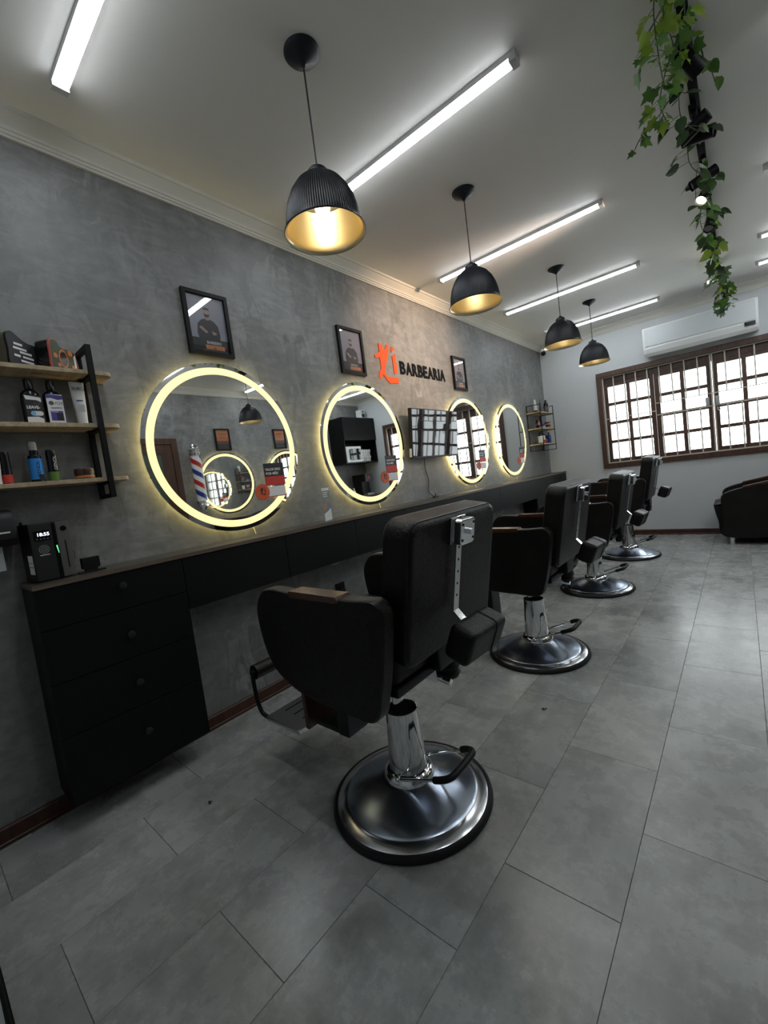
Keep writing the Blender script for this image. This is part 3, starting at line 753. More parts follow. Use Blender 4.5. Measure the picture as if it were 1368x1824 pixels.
# ------------------------------------------------------------------ TV
tv = thing('television', 'flat black TV on the cement wall, reflecting the window grid', 'television', (.0, 3.42, 1.497), LEFT)
k = Matrix.Translation((0, -.078, 0)) @ Matrix.Rotation(math.radians(5.5), 4, 'X')
b = box(BM(), -.368, .368, -.018, .012, -.206, .206, bev=.004); xform(b, k); obj('body', b, M['black'], tv)
b = box(BM(), -.358, .358, -.0195, -.0182, -.190, .197); xform(b, k); obj('screen', b, M['screen'], tv)
b = BM(); box(b, -.12, .12, -.012, 0, -.12, .12); box(b, -.03, .03, -.068, -.010, -.04, .04); obj('mount_bracket', b, M['black_metal'], tv)
b = box(BM(), -.3715, -.3685, -.012, .010, -.192, -.122); xform(b, k); obj('side_label', b, M['white_print'], tv)
b = BM(); tube(b, smooth_path([(-.13, -.03, -.16), (-.11, -.012, -.30), (-.08, -.010, -.40), (-.10, -.012, -.50), (-.06, -.03, -.545)], 6), .0035); obj('power_cable', b, M['cable'], tv)
pl = thing('power_plug', 'small black power plug lying on worktop below the TV', 'plug', (.05, 3.36, ZT), LEFT)
obj('body', box(BM(), -.03, .03, -.015, .015, 0, .012, bev=.004), M['black'], pl)
obj('neck', cyl(BM(), (0.0, 0, .010), (.004, 0, .038), .008, .004, n=12), M['black'], pl)

# ------------------------------------------------------------------ products
def bottle(name, label, x, y, z, prof, m, label_m=None, band=None, cap_m=None, cap=None, flatx=1.0, group=None, extras=None, cat='bottle', rot=LEFT):
    t = thing(name, label, cat, (x, y, z), rot, group)
    b = lathe(BM(), prof, 28); 
    if flatx != 1: xform(b, Matrix.Diagonal((1, flatx, 1, 1)))
    obj('body', b, m, t)
    if band:
        b = BM(); r, z0, z1 = band; lathe(b, [(r, z0), (r, z1)], 28)
        if flatx != 1: xform(b, Matrix.Diagonal((1, flatx, 1, 1)))
        lb = obj('label_wrap', b, label_m, t)
    if cap:
        b = lathe(BM(), cap, 24); obj('cap', b, cap_m, t)
    if extras: extras(t)
    return t
# near shelf unit on the left wall
SY0, SY1 = .27, .912
su = thing('oak_shelf', 'three light oak shelves on black steel frames at left', 'shelf', (0, SY1, 1.2), LEFT)
def brd(z0, z1):
    b = BM(); ln = SY1-SY0; d = .132; r = .03
    poly = [(-ln, 0), (-ln, -d)]+[(-r+r*math.sin(a), -d+r-r*math.cos(a)) for a in [PI/2*q/6 for q in range(7)]]+[(0, 0)]
    prism(b, poly, z0-1.2, z1-1.2, 'xy', bev=.001, seg=1); return obj('board', b, M['oak'], su)
for z0, z1 in ((1.730, 1.7465), (1.515, 1.532), (1.294, 1.3105)): brd(z0, z1)
for xf in (-.080, -.572):
    b = BM(); q = .0095
    box(b, xf-q, xf+q, -.018, 0, .025, .635)
    for z0, z1 in ((.025, .0925), (.1115, .3135), (.3335, .5285), (.548, .645)): pass
    box(b, xf-q, xf+q, -.152, -.1335, .025, .645); box(b, xf-q, xf+q, -.1335, -.018, .025, .042); box(b, xf-q, xf+q, -.1335, -.018, .628, .645)
    fr = obj('frame', b, M['black_metal'], su)
    for zz in (.530, .315, .094):
        b = BM(); box(b, xf-q, xf+q, -.1335, 0, zz-.010, zz-.0005); box(b, xf-.022, xf+.022, -.05, -.02, zz-.003, zz-.0005); obj('bracket', b, M['black_metal'], fr)
S1, S2, S3 = 1.7468, 1.5323, 1.3108
# top shelf: two shaped gift tins and a bottle
def tin(label, y, x, outline, dp, side, front, rim, rot, decor):
    t = thing('gift_tin', label, 'tin', (x, y, S1), rot, 'shaped gift tins')
    b = BM(); prism(b, outline, 0, dp, 'xz', bev=.003); obj('body', b, side, t)
    obj('rim', prism(BM(), [(u*1.015, v*1.008) for u, v in outline], -.004, .004, 'xz'), rim, t)
    cx = sum(u for u, v in outline)/len(outline); cz = sum(v for u, v in outline)/len(outline)
    f = flat('front_print', [(cx+(u-cx)*.97, cz+(v-cz)*.97) for u, v in outline], front, t, y=-.0041)
    decor(t, f); return t
o1 = catmull([(-.062, .002), (-.064, .06), (-.066, .108), (-.050, .126), (-.030, .124), (-.008, .110), (.02, .100), (.05, .098), (.058, .080), (.060, .002), (0, .001)], 4)
o1 = [(u, max(v, 0.0)) for u, v in o1]
def dec1(t, f):
    flat('print_frame', [(.055*(.5-1)+0, .02), (.045, .02), (.045, .085), (-.045, .105), (-.050, .02)][1:], M['black_print'], f, y=-.0046)
    for z0, a, c in ((.086, -.04, -.005), (.070, -.045, .01), (.058, -.02, .03), (.042, -.045, -.02), (.042, -.01, .035), (.026, -.02, .035)):
        flat('print_bar', rect(a, c, z0-.004, z0+.004), M['white_print'], f, y=-.0051)
tin('khaki sided gift tin with black and white front on top shelf', .640, .066, o1, .062, M['khaki'], M['black_print'], M['black'], LEFT+math.radians(36), dec1)
def dec2(t, f):
    flat('plate_print', [(c[0]*.022-.005, .055+c[1]*.036) for c in circle(1, 24)], M['tan_print'], f, y=-.0046)
    flat('plate_print', [(c[0]*.017-.005, .055+c[1]*.030) for c in circle(1, 24)], M['brown_jar'], f, y=-.0050)
    for u, v, r in ((.03, .085, .012), (-.042, .06, .010), (.04, .03, .010), (-.03, .025, .008)): flat('round_print', circle(r, 14, u, v), M['tan_print'], f, y=-.0046)
    flat('white_stripe', [(.046, .03), (.054, .03), (.054, .085), (.044, .075)], M['white_print'], f, y=-.0048)
o2 = catmull([(-.060, .002), (-.063, .06), (-.062, .108), (-.048, .122), (-.030, .120), (-.018, .104), (.0, .096), (.02, .100), (.045, .096), (.058, .075), (.060, .002), (0, .001)], 4)
o2 = [(u, max(v, 0.0)) for u, v in o2]
tin('green and brown gift tin with coral rim on top shelf', .768, .060, o2, .060, M['gloss_black'], M['dkgreen_print'], M['pink_print'], LEFT+math.radians(34), dec2)
bottle('brown_bottle', 'brown bottle with green cap at left end of top shelf', .07, .530, S1, [(0, 0), (.026, 0), (.028, .004), (.028, .07), (.022, .085), (.012, .092), (.012, .1), (0, .1)], M['amber'], cap_m=M['leaf_b'], cap=[(.0, .125), (.016, .122), (.017, .1), (0, .099)][::-1])
# middle shelf
bp_ = [(0, 0), (.028, 0), (.0315, .004), (.0315, .10), (.029, .118), (.020, .130), (.013, .134), (.013, .138), (0, .138)]
cp_ = [(0, .136), (.0135, .136), (.0145, .150), (.0135, .172), (.012, .174), (0, .174)]
def ext1(t):
    yy = -.0235
    pan = obj('front_label', prism(BM(), rect(-.024, .026, .004, .108), yy, yy+.003, 'xz'), M['black_print'], t, label='black and white bottle label')
    flat('label_patch', [(-.024, .108), (.026, .100), (.026, .083), (.012, .090), (-.020, .092)], M['white_print'], pan, y=yy-.0002)
    flat('label_patch', [(-.024, .026), (.010, .028), (.026, .020), (.026, .004), (-.024, .004)], M['white_print'], pan, y=yy-.0002)
    flat('label_patch', rrect(.038, .017, .008, 4, .008, .040), M['white_print'], pan, y=yy-.0002)
    flat('label_dot', circle(.0075, 16, -.003, .040), M['sky_print'], pan, y=yy-.0005)
    text('lettering', 'LEAVE-', M['white_print'], pan, (-.021, yy-.0005, .058), .015, .040, .0002, bold=.0006)
    text('lettering', 'FOX', M['grey_plastic'], pan, (.002, yy-.0005, .073), .013, .020, .0002)
def ext2(t):
    yy = -.0235
    pan = obj('front_label', prism(BM(), rect(-.025, .027, .004, .116), yy, yy+.003, 'xz'), M['white_print'], t, label='white label with purple top')
    flat('label_patch', [(-.025, .116), (.027, .112), (.027, .098), (.010, .095), (-.010, .102), (-.025, .100)], M['navy_print'], pan, y=yy-.0002)
    flat('label_patch', rect(-.018, .022, .014, .052), M['navy_print'], pan, y=yy-.0002)
    flat('label_patch', rect(.000, .020, .016, .044), M['black_print'], pan, y=yy-.0005)
    text('lettering', 'FOX', M['black_print'], pan, (.001, yy-.0004, .076), .017, .024, .0002)
    flat('label_disc', circle(.0085, 18, -.011, .082), M['grey_plastic'], pan, y=yy-.0002)
    text('lettering', 'SHAMPOO', M['black_print'], pan, (-.013, yy-.0004, .060), .009, .034, .0002)
    text('lettering', 'WHITE', M['white_print'], pan, (-.016, yy-.0006, .046), .006, .022, .0002)
bottle('leave_in_bottle', 'black flip cap bottle labelled LEAVE on middle shelf', .072, .634, S2, bp_, M['gloss_black'], cap_m=M['gloss_black'], cap=cp_, flatx=.66, extras=ext1)
bottle('shampoo_bottle', 'black bottle with white and purple label on middle shelf', .072, .702, S2, bp_, M['gloss_black'], cap_m=M['gloss_black'], cap=cp_, flatx=.66, extras=ext2)
def squeeze_tube(label, x, y, z, h, wd, m, capm, group=None, rot=LEFT, letters=None):
    t = thing('squeeze_tube', label, 'tube', (x, y, z), rot, group)
    obj('cap', lathe(BM(), [(0, 0), (wd*.36, 0), (wd*.37, .003), (wd*.37, .024), (0, .024)], 24), capm, t)
    b = BM(); rings = []
    for f, (a, c) in ((0, (.37, .37)), (.25, (.41, .36)), (.6, (.46, .22)), (.95, (.5, .05)), (1, (.5, .03))):
        zz = .024+(h-.024)*f; rings.append([b.verts.new((a*wd*math.cos(2*PI*i/24), c*wd*math.sin(2*PI*i/24), zz)) for i in range(24)])
    for A, B in zip(rings, rings[1:]):
        for i in range(24): b.faces.new((A[i], A[(i+1) % 24], B[(i+1) % 24], B[i]))
    b.faces.new(rings[-1]); bd = obj('body', b, m, t)
    if letters: letters(t, bd)
    return t
def tl(t, bd):
    text('lettering', 'SURG', M['grey_plastic'], bd, (-.021, -.0090, .145), .018, .042, .0003)
    flat('print_bar', rect(-.013, .010, .100, .104), M['blue_stripe'], bd, y=-.0155); flat('print_block', rect(-.010, .012, .055, .085), mat('pale_grey_print', (.42, .42, .43), .5), bd, y=-.0185)
squeeze_tube('white squeeze tube standing on its cap on middle shelf', .06, .794, S2, .180, .052, M['gloss_white'], M['gloss_white'], letters=tl)
# bottom shelf
bottle('spray_bottle', 'blue labelled spray bottle with grey cap on bottom shelf', .07, .612, S3, [(0, 0), (.0195, 0), (.021, .003), (.021, .098), (.019, .104), (.0135, .107), (.0135, .124), (0, .124)], M['gloss_black'], M['blue_print'], (.0214, .012, .092), M['clear_cap'], [(0, .123), (.0125, .123), (.0128, .15), (.0105, .156), (0, .156)],
       extras=lambda t: (text('lettering', 'GENOL', M['black_print'], t, (.008, -.0218, .020), .016, .062, .0003, rot=(PI/2, -PI/2, 0)), flat('label_patch', rect(.0, .016, .008, .030), M['black_print'], t, y=-.0212)))
bottle('spray_can', 'black and green spray can on the bottom shelf', .07, .664, S3, [(0, 0), (.0165, 0), (.0175, .003), (.0175, .105), (.0165, .118), (.016, .124), (0, .125)], M['gloss_black'], M['green_print'], (.0178, .004, .038), extras=lambda t: text('lettering', 'GENOL', M['white_print'], t, (.010, -.0180, .044), .014, .055, .0003, rot=(PI/2, -PI/2, 0)))
bottle('pomade_jar', 'low brown pomade jar near the right end of bottom shelf', .07, .764, S3, [(0, 0), (.032, 0), (.034, .003), (.034, .022), (0, .022)], M['brown_jar'], M['tan_print'], (.0342, .006, .015), M['brown_jar'], [(0, .022), (.0345, .022), (.035, .025), (.035, .041), (.033, .044), (0, .044)], cat='jar')
bottle('red_can', 'black and red can beside white tube on bottom shelf', .07, .523, S3, [(0, 0), (.0155, 0), (.0165, .003), (.0165, .108), (.0155, .120), (0, .124)], M['gloss_black'], M['red_print'], (.0168, .006, .036))
squeeze_tube('white tube at left edge of the bottom shelf', .085, .492, S3, .112, .036, M['gloss_white'], M['gloss_white'])

# diffuser machine on the worktop
mc = thing('scent_diffuser', 'dark grey machine with lit clock display on near worktop end', 'machine', (.150, .600, ZT+.002), LEFT+.10)
obj('case', box(BM(), -.062, .062, .006, .123, 0, .217, bev=.004), M['black'], mc)
obj('front_panel', box(BM(), -.0625, .008, -.002, .006, .003, .214, bev=.004), M['dark_grey'], mc)
obj('side_panel', box(BM(), .019, .0625, -.002, .006, .003, .214, bev=.004), M['grey_plastic'], mc, label='lighter grey front panel')
obj('glossy_strip', box(BM(), .008, .019, -.004, .006, .003, .210, bev=.002), M['gloss_black'], mc)
obj('indicator', prism(BM(), [(.0105, .125), (.0145, .127), (.0165, .098), (.0150, .096)], -.005, -.004, 'xz'), M['green_led'], mc, label='glowing green indicator')
dp = obj('display', box(BM(), -.052, -.002, -.0032, -.0018, .150, .188, bev=.0006), M['gloss_black'], mc)
text('digits', '18:55', M['lcd'], dp, (-.043, -.0036, .168), .017, .036, .0002, bold=.0003)
for q in range(4): obj('button', prism(BM(), circle(.003, 12, -.043+.011*q, .157), -.0040, -.0030, 'xz'), M['grey_plastic'], dp)
b = annulus(BM(), .0145, .0158, -.0026, -.0018, 40); b2 = annulus(b, .0095, .0107, -.0026, -.0018, 32); annulus(b, .004, .0055, -.0026, -.0018, 24)
xform(b, Matrix.Translation((-.027, 0, .118))); obj('round_logo', b, mat('pale_grey_logo', (.33, .34, .34), .5), mc)
flat('logo_line', rect(-.042, -.012, .096, .0985), M['white_plastic'], mc, y=-.0020)
obj('dial', prism(BM(), circle(.010, 28, .042, .186), -.0040, -.0015, 'xz'), M['gloss_black'], mc)
obj('slot', box(BM(), .040, .0435, -.0030, -.0012, .035, .140), M['black'], mc)
obj('white_label', box(BM(), -.0630, -.0621, .012, .060, .030, .100), M['white_print'], mc, label='white paper label on the left side')
b = BM(); 
for z in (.072, .056): box(b, -.0634, -.0630, .016, .056, z, z+.0022)
obj('label_lines', b, M['khaki'], mc)
b = BM(); cyl(b, (-.05, .11, .217), (-.05, .11, .228), .006, n=12); obj('top_knob', b, M['black'], mc)
b = BM(); tube(b, smooth_path([(.062, .06, .12), (.080, .07, .105), (.088, .07, .075), (.076, .06, .035), (.070, .06, .004)], 6), .0014, 6); obj('cable', b, M['cable'], mc)
# small box on a stand
ad = thing('card_reader', 'small black box on a flat stand beside the grey machine', 'device', (.125, .714, ZT+.001), LEFT+.1)
obj('base', box(BM(), -.045, .045, -.022, .022, 0, .004, bev=.001), M['black'], ad)
obj('body', box(BM(), -.031, .031, -.012, .012, .014, .058, bev=.003), M['black'], ad)
obj('foot', box(BM(), -.020, .020, -.012, .012, .004, .016), M['black'], ad)
# towel dispenser on the wall at the left edge
td = thing('towel_dispenser', 'black paper towel dispenser at left edge above worktop height', 'dispenser', (0, .384, 1.085), LEFT)
b = BM(); prism(b, [(0, 0), (-.105, .005), (-.120, .03), (-.112, .10), (-.085, .133), (-.02, .138), (0, .138)], -.128, .128, 'yz', bev=.004); obj('housing', b, M['black'], td)
obj('window_slot', box(BM(), .075, .110, -.1225, -.117, .050, .056), M['white_plastic'], td)
b = BM(); box(b, -.09, .088, -.062, -.058, -.085, .01); obj('paper_sheet', b, M['paper'], td)

# acrylic sign holder
ac = thing('sign_holder', 'clear acrylic sign holder standing on worktop between two mirrors', 'sign holder', (.150, 1.985, ZT+.001), LEFT+math.radians(22))
obj('foot_plate', box(BM(), -.085, .085, -.025, .030, 0, .003), M['clear'], ac)
obj('panel', box(BM(), -.052, .052, -.004, -.001, .003, .212), M['clear'], ac)
pr = obj('insert', box(BM(), -.050, .050, -.0006, .0004, .006, .209), mat('insert_paper', (.22, .22, .22), .5), ac, label='printed insert with white and blue areas')
flat('insert_foot', [(-.05, .006), (.05, .006), (.05, .078), (.0, .062), (-.05, .05)], M['white_print'], pr, y=-.0007)
flat('insert_top', rect(-.050, .050, .192, .209), M['white_print'], pr, y=-.0007)
for z, q in ((.178, .03), (.166, .02), (.154, .025)): flat('print_line', rect(-.042, q, z, z+.005), M['white_print'], pr, y=-.0007)
flat('figure_print', [(-.01, .062), (.04, .074), (.045, .10), (.03, .118), (.005, .112), (-.008, .09)], mat('denim_print', (.10, .15, .24), .5), pr, y=-.0008)
flat('figure_print', circle(.012, 16, .022, .132), M['skin_print'], pr, y=-.0008)
flat('box_print', rect(-.046, -.006, .078, .112), M['tan_print'], pr, y=-.0008)

# loose cables and a socket under the worktop
b = BM(); tube(b, smooth_path([(.02, 2.02, .69), (.02, 2.06, .645), (.02, 2.11, .632), (.02, 2.17, .655), (.02, 2.20, .69)], 8), .0018, 6); tube(b, smooth_path([(.035, 2.03, .69), (.035, 2.10, .652), (.035, 2.16, .668), (.035, 2.19, .69)], 8), .0018, 6)
tag(obj('hanging_cable', b, M['cable_white']), 'pale cable loop hanging under worktop left of nearest chair', 'cable')
b = BM(); tube(b, smooth_path([(.02, 4.55, .69), (.02, 4.62, .62), (.02, 4.70, .60), (.02, 4.78, .64), (.02, 4.80, .69)], 8), .002, 6)
tag(obj('hanging_cable', b, M['cable_white']), 'pale cable loop hanging under worktop near third chair', 'cable')
so = thing('power_socket', 'black wall socket on cement wall under the worktop', 'socket', (0, 2.13, .435), LEFT)
obj('plate', box(BM(), -.04, .04, -.010, 0, -.06, .06, bev=.003), M['black'], so)
obj('plug', box(BM(), -.02, .02, -.035, -.010, -.02, .02, bev=.004), M['black'], so)

# ------------------------------------------------------------------ corner shelf at the far end
cs = thing('corner_shelf', 'small black wire shelf unit in the far corner above worktop', 'shelf', (0, 6.06, 1.265), LEFT)
CW, CD = .24, .175
for z0 in (.075, .280, .490):
    obj('board', box(BM(), -CW-.012, CW+.012, -CD-.004, -.002, z0, z0+.016, bev=.001), M['oak'], cs)
b = BM(); q = .004
for sx in (-1, 1):
    for yy in (-CD-.009, -.006): box(b, sx*CW-q, sx*CW+q, yy-q, yy+q, 0, .60)
    for z in (.0, .592): box(b, sx*CW-q, sx*CW+q, -CD-.009, -.006, z, z+.008)
    for z in (.067, .272, .482): box(b, sx*CW-q, sx*CW+q, -CD-.009, -.006, z, z+.008)
obj('wire_frame', b, M['black_metal'], cs)
A1, A2, A3 = 1.265+.5065, 1.265+.2965, 1.265+.0915
for i, (dx, dy, lb) in enumerate(((.10, 5.88, 'leftmost'), (.12, 6.03, 'middle'), (.10, 6.10, 'rear'))):
    squeeze_tube('grey squeeze tube on top of corner shelf, '+lb+' of three', dx, dy, A1, .165, .06, M['grey_plastic'] if i else M['gloss_white'], M['black'], 'tubes on the corner shelf')
bottle('dark_bottle', 'dark tall bottle at right on top of corner shelf', .13, 6.20, A1, [(0, 0), (.03, 0), (.03, .11), (.024, .13), (.012, .14), (.012, .17), (0, .17)], M['gloss_black'], M['grey_plastic'], (.0303, .02, .09))
b = BM(); tag_t = thing('round_tin', 'round dark tin standing upright on the corner shelf middle board', 'tin', (.10, 5.92, A2+.056), LEFT)
prism(b, circle(.055, 36), -.012, .012, 'xz', bev=.003); obj('body', b, M['gloss_black'], tag_t); flat('print', [(c[0], c[1]) for c in circle(.028, 20, .01, .004)], M['pink_print'], tag_t, y=-.0121)
bottle('wax_pot', 'small dark pot at left end of corner shelf middle board', .14, 5.85, A2, [(0, 0), (.018, 0), (.018, .03), (.016, .034), (0, .034)], M['gloss_black'], M['grey_plastic'], (.0182, .006, .02), cat='jar')
bottle('wax_pot', 'small blue pot in the middle of corner shelf middle board', .12, 6.06, A2, [(0, 0), (.026, 0), (.026, .05), (.022, .056), (0, .056)], M['navy_print'], M['sky_print'], (.0262, .01, .03), cat='jar')
bottle('wax_pot', 'low brown jar at right of corner shelf middle board, lower', .12, 6.22, A2, [(0, 0), (.04, 0), (.041, .02), (.041, .04), (0, .042)], M['brown_jar'], M['tan_print'], (.0413, .006, .02), cat='jar')
bottle('wax_pot', 'low brown jar stacked on top of another on corner shelf', .12, 6.22, A2+.0425, [(0, 0), (.036, 0), (.037, .02), (.037, .04), (0, .042)], M['brown_jar'], M['tan_print'], (.0373, .006, .02), cat='jar')
bottle('dark_bottle', 'black bottle with white label on corner shelf lower board', .12, 5.91, A3, [(0, 0), (.032, 0), (.032, .10), (.026, .12), (.012, .13), (.012, .155), (0, .155)], M['gloss_black'], M['white_print'], (.0323, .01, .10))
for dx, dy, lb in ((.12, 6.02, 'left'), (.11, 6.07, 'right')):
    bottle('red_can', 'slim red and white can on corner shelf lower board, '+lb, dx, dy, A3, [(0, 0), (.017, 0), (.017, .10), (.012, .11), (.010, .13), (0, .13)], M['gloss_white'], M['red_print'], (.0173, .005, .05), M['gloss_black'], [(0, .105), (.0125, .105), (.0125, .132), (0, .133)])
bottle('dark_bottle', 'short black bottle behind post on corner shelf lower board', .11, 6.135, A3, [(0, 0), (.018, 0), (.018, .09), (.008, .10), (.008, .12), (0, .12)], M['gloss_black'], M['grey_plastic'], (.0183, .02, .06))
bottle('blue_bottle', 'dark blue bottle at right of corner shelf lower board', .12, 6.23, A3, [(0, 0), (.028, 0), (.028, .09), (.022, .11), (.012, .12), (.014, .15), (0, .15)], M['navy_print'], M['blue_stripe'], (.0283, .02, .07))

# ------------------------------------------------------------------ security camera in the corner
scam = thing('security_camera', 'small security camera in the far ceiling corner', 'camera', (.085, 6.44, 2.64))
obj('mount', lathe(BM(), [(0, .03), (.035, .03), (.035, .0), (.028, -.012), (0, -.012)][::-1], 24), M['white_plastic'], scam)
b = BM(); cyl(b, (0, .0, .0), (-.03, .10, .0), .014, n=12); obj('arm', b, M['white_plastic'], scam)
b = BM(); bmesh.ops.create_uvsphere(b, u_segments=24, v_segments=14, radius=.032, matrix=Matrix.Translation((.01, -.02, -.028))); obj('lens_ball', b, M['gloss_black'], scam)

# ------------------------------------------------------------------ air conditioner
acu = thing('air_conditioner', 'white wall mounted air conditioner above the window', 'air conditioner', (1.815, L, 2.215))
b = BM(); prism(b, [(0, .02), (-.16, .0), (-.195, .03), (-.208, .085), (-.212, .30), (-.200, .322), (-.16, .328), (0, .328)], -.522, .522, 'yz', bev=.006, seg=2); obj('housing', b, M['white_plastic'], acu)
b = BM(); prism(b, [(-.2085, .098), (-.214, .104), (-.2175, .300), (-.212, .306)], -.500, .500, 'yz', bev=.001); obj('front_panel', b, mat('pale_blue_panel', (.56, .60, .62), .35), acu)
b = BM(); prism(b, [(-.155, -.006), (-.16, -.010), (-.200, .024), (-.214, .080), (-.209, .083), (-.194, .030)], -.505, .505, 'yz'); obj('air_flap', b, M['white_plastic'], acu)
obj('display_window', box(BM(), .405, .495, -.217, -.205, .052, .092, bev=.003), M['gloss_black'], acu)

# ------------------------------------------------------------------ waiting armchair
sf = thing('armchair', 'black leatherette waiting armchair under the window at right', 'armchair', (2.25, 6.17, 0))
b = BM(); prism(b, catmull([(-.295, .075), (-.345, .25), (-.375, .405), (-.355, .43), (-.20, .44), (.30, .44), (.44, .40), (.44, .08), (.1, .07)], 4), -.235, .235, 'xz', bev=.015, seg=3); obj('seat', b, M['leather'], sf)
arm2 = catmull([(-.285, .085), (-.305, .25), (-.312, .46), (-.295, .535), (-.22, .575), (-.10, .605), (.10, .645), (.30, .672), (.44, .665), (.46, .40), (.45, .09), (.1, .075)], 5)
for s in (-1, 1):
    y0, y1 = (-.295, -.237) if s < 0 else (.237, .295)
    a = obj('armrest', prism(BM(), arm2, y0, y1, 'xz', bev=.012, seg=3), M['leather'], sf, angle=50)
    b = BM(); prism(b, [(-.135, .592), (-.125, .611), (.10, .657), (.30, .683), (.36, .684), (.36, .668), (.10, .636)], y0-.003, y1+.003, 'xz', bev=.002); obj('arm_pad', b, M['arm_wood'], a, label='varnished wooden arm pad')
b = BM(); prism(b, [(.26, .44), (.33, .86), (.37, .88), (.43, .86), (.44, .44)], -.235, .235, 'xz', bev=.02, seg=3); obj('backrest', b, M['leather'], sf)
for x in (-.235, .40):
    for y in (-.262, .262):
        b = BM(); cyl(b, (x, y, 0), (x, y, .08), .019, .022, n=16); obj('foot', b, M['chrome'], sf)

# ------------------------------------------------------------------ spotlight track and ivy
TX = 2.042
tr = thing('lighting_track', 'black lighting track on the ceiling under the ivy', 'track', (TX, 3.75, H))
obj('rail', box(BM(), -.018, .018, -2.25, 2.05, -.022, 0, bev=.002), M['black_metal'], tr)
obj('end_feed', box(BM(), -.019, .019, 2.03, 2.09, -.026, 0, bev=.002), M['black_metal'], tr)
def spot(y, aim, label, lens, dx=0.0):
    t = thing('track_spotlight', label, 'spotlight', (TX+dx, y, H-.022), 0, 'spotlights on the ceiling track')
    obj('adapter', box(BM(), -.016, .016, -.045, .045, -.018, 0, bev=.002), M['black_metal'], t)
    obj('stem', cyl(BM(), (0, 0, -.016), (0, 0, -.075), .009, n=12), M['black_metal'], t)
    d = Vector(aim).normalized(); c = Vector((0, 0, -.085))
    b = BM(); cyl(b, c-d*.062, c+d*.068, .030, n=28, caps=False)
    bmesh.ops.contextual_create(b, geom=[]) if False else None
    cyl(b, c-d*.064, c-d*.060, .030, n=28); hd = obj('head', b, M['black_metal'], t)
    b = BM(); cyl(b, c+d*.052, c+d*.056, .0285, n=24); obj('lens', b, lens, hd)
    return t
spot(2.02, (.5, .35, -.35), 'track spotlight nearest the camera, hidden by light green ivy', M['spot_dark'])
spot(2.50, (.35, .5, -.45), 'track spotlight behind the thick light green ivy', M['spot_dark'])
spot(2.98, (-.75, .25, -.28), 'track spotlight in the first crossed pair, pointing left', M['spot_dark'], -.01)
spot(3.07, (.75, -.15, -.18), 'track spotlight in the first crossed pair, pointing right', M['spot_dark'], .0)
spot(3.52, (-.85, -.20, -.35), 'track spotlight in the second pair, pointing to the left wall', M['spot_dark'])
spot(3.72, (-.35, -.45, -.65), 'track spotlight in the second pair, with a lit lens', M['spot_lens'])
spot(4.20, (-.15, -.5, -.75), 'track spotlight facing down over bright green leaves', M['spot_dark'])
spot(4.75, (-.4, -.4, -.6), 'track spotlight fifth along, half covered by dark leaves', M['spot_dark'])
spot(5.55, (.0, -.8, -.35), 'track spotlight at far end, glaring towards the camera', mat('spot_glare', (.9, .9, .85), .3, emit=(1.0, .92, .75), es=30))
def spotlight(name, loc, target, power, angle, blend, col, size=.03):
    l = bpy.data.lights.new(name, 'SPOT'); l.energy = power; l.spot_size = math.radians(angle); l.spot_blend = blend; l.color = col; l.shadow_soft_size = size
    o = bpy.data.objects.new(name, l); COL.objects.link(o); o.location = loc
    o.rotation_euler = (Vector(target)-Vector(loc)).to_track_quat('-Z', 'Y').to_euler(); return o
spotlight('spot_beam', (TX-.075, 3.50, H-.14), (0, 3.44, 2.18), 260, 56, 1.0, (1.0, .66, .42))
spotlight('spot_beam', (TX-.03, 5.42, H-.16), (TX-.05, 4.2, 2.62), 6, 70, .8, (1.0, .9, .7))

IV = thing('ivy_garland', 'artificial ivy garland trailing along the black ceiling track', 'plant', (TX, 2.0, H))
def leaf_mesh(kind, m):
    if kind == 0: o = [(0, 0), (.20, -.10), (.50, -.02), (.36, .22), (.46, .50), (.20, .55), (0, 1.0), (-.20, .55), (-.46, .50), (-.36, .22), (-.50, -.02), (-.20, -.10)]
    else: o = [(0, 0), (.24, .02), (.38, .25), (.34, .52), (.18, .78), (0, 1.0), (-.18, .78), (-.34, .52), (-.38, .25), (-.24, .02)]
    bm = BM(); c = bm.verts.new((0, .36, -.02))
    V = [bm.verts.new((x, y, .16*abs(x)-.12*y*y)) for x, y in o]
    for i in range(len(V)): bm.faces.new((V[i], V[(i+1) % len(V)], c))
    me = bpy.data.meshes.new('leaf'); bm.to_mesh(me); bm.free(); me.materials.append(m)
    for p in me.polygons: p.use_smooth = True
    return me
LV = {(k, m): leaf_mesh(k, M[m]) for k in (0, 1) for m in ('leaf_a', 'leaf_b', 'leaf_c')}
def leaf(p, size, kind, m, out):
    o = bpy.data.objects.new('leaf', LV[(kind, m)]); COL.objects.link(o); o.parent = IV
    o.location = Vector(p)-Vector((TX, 2.0, H)); o.scale = (size, size, size)
    d = Vector((out[0]+random.uniform(-.5, .5), out[1]+random.uniform(-.5, .5), -.75+random.uniform(-.4, .35))).normalized()
    q = d.to_track_quat('Y', 'Z'); e = q.to_euler(); o.rotation_euler = (e.x+random.uniform(-.3, .3), e.y+random.uniform(-.8, .8), e.z)
stm = BM()
def strand(pts, nleaf, size, mats, kind, r=.0022, jitter=.03):
    P = smooth_path(pts, 8)
    tube(stm, [p-Vector((TX, 2.0, H)) for p in P], r, 5)
    for i in range(nleaf):
        p = P[int((i+.5)/nleaf*(len(P)-1))]
        a = random.uniform(0, 2*PI); o = (math.cos(a), math.sin(a))
        q = p+Vector((o[0]*jitter*random.random(), o[1]*jitter*random.random(), -random.random()*jitter*.5))
        tube(stm, [p-Vector((TX, 2.0, H)), q-Vector((TX, 2.0, H))], .0012, 4)
        leaf(q, size*1.3*random.uniform(.75, 1.2), kind, random.choice(mats), o)
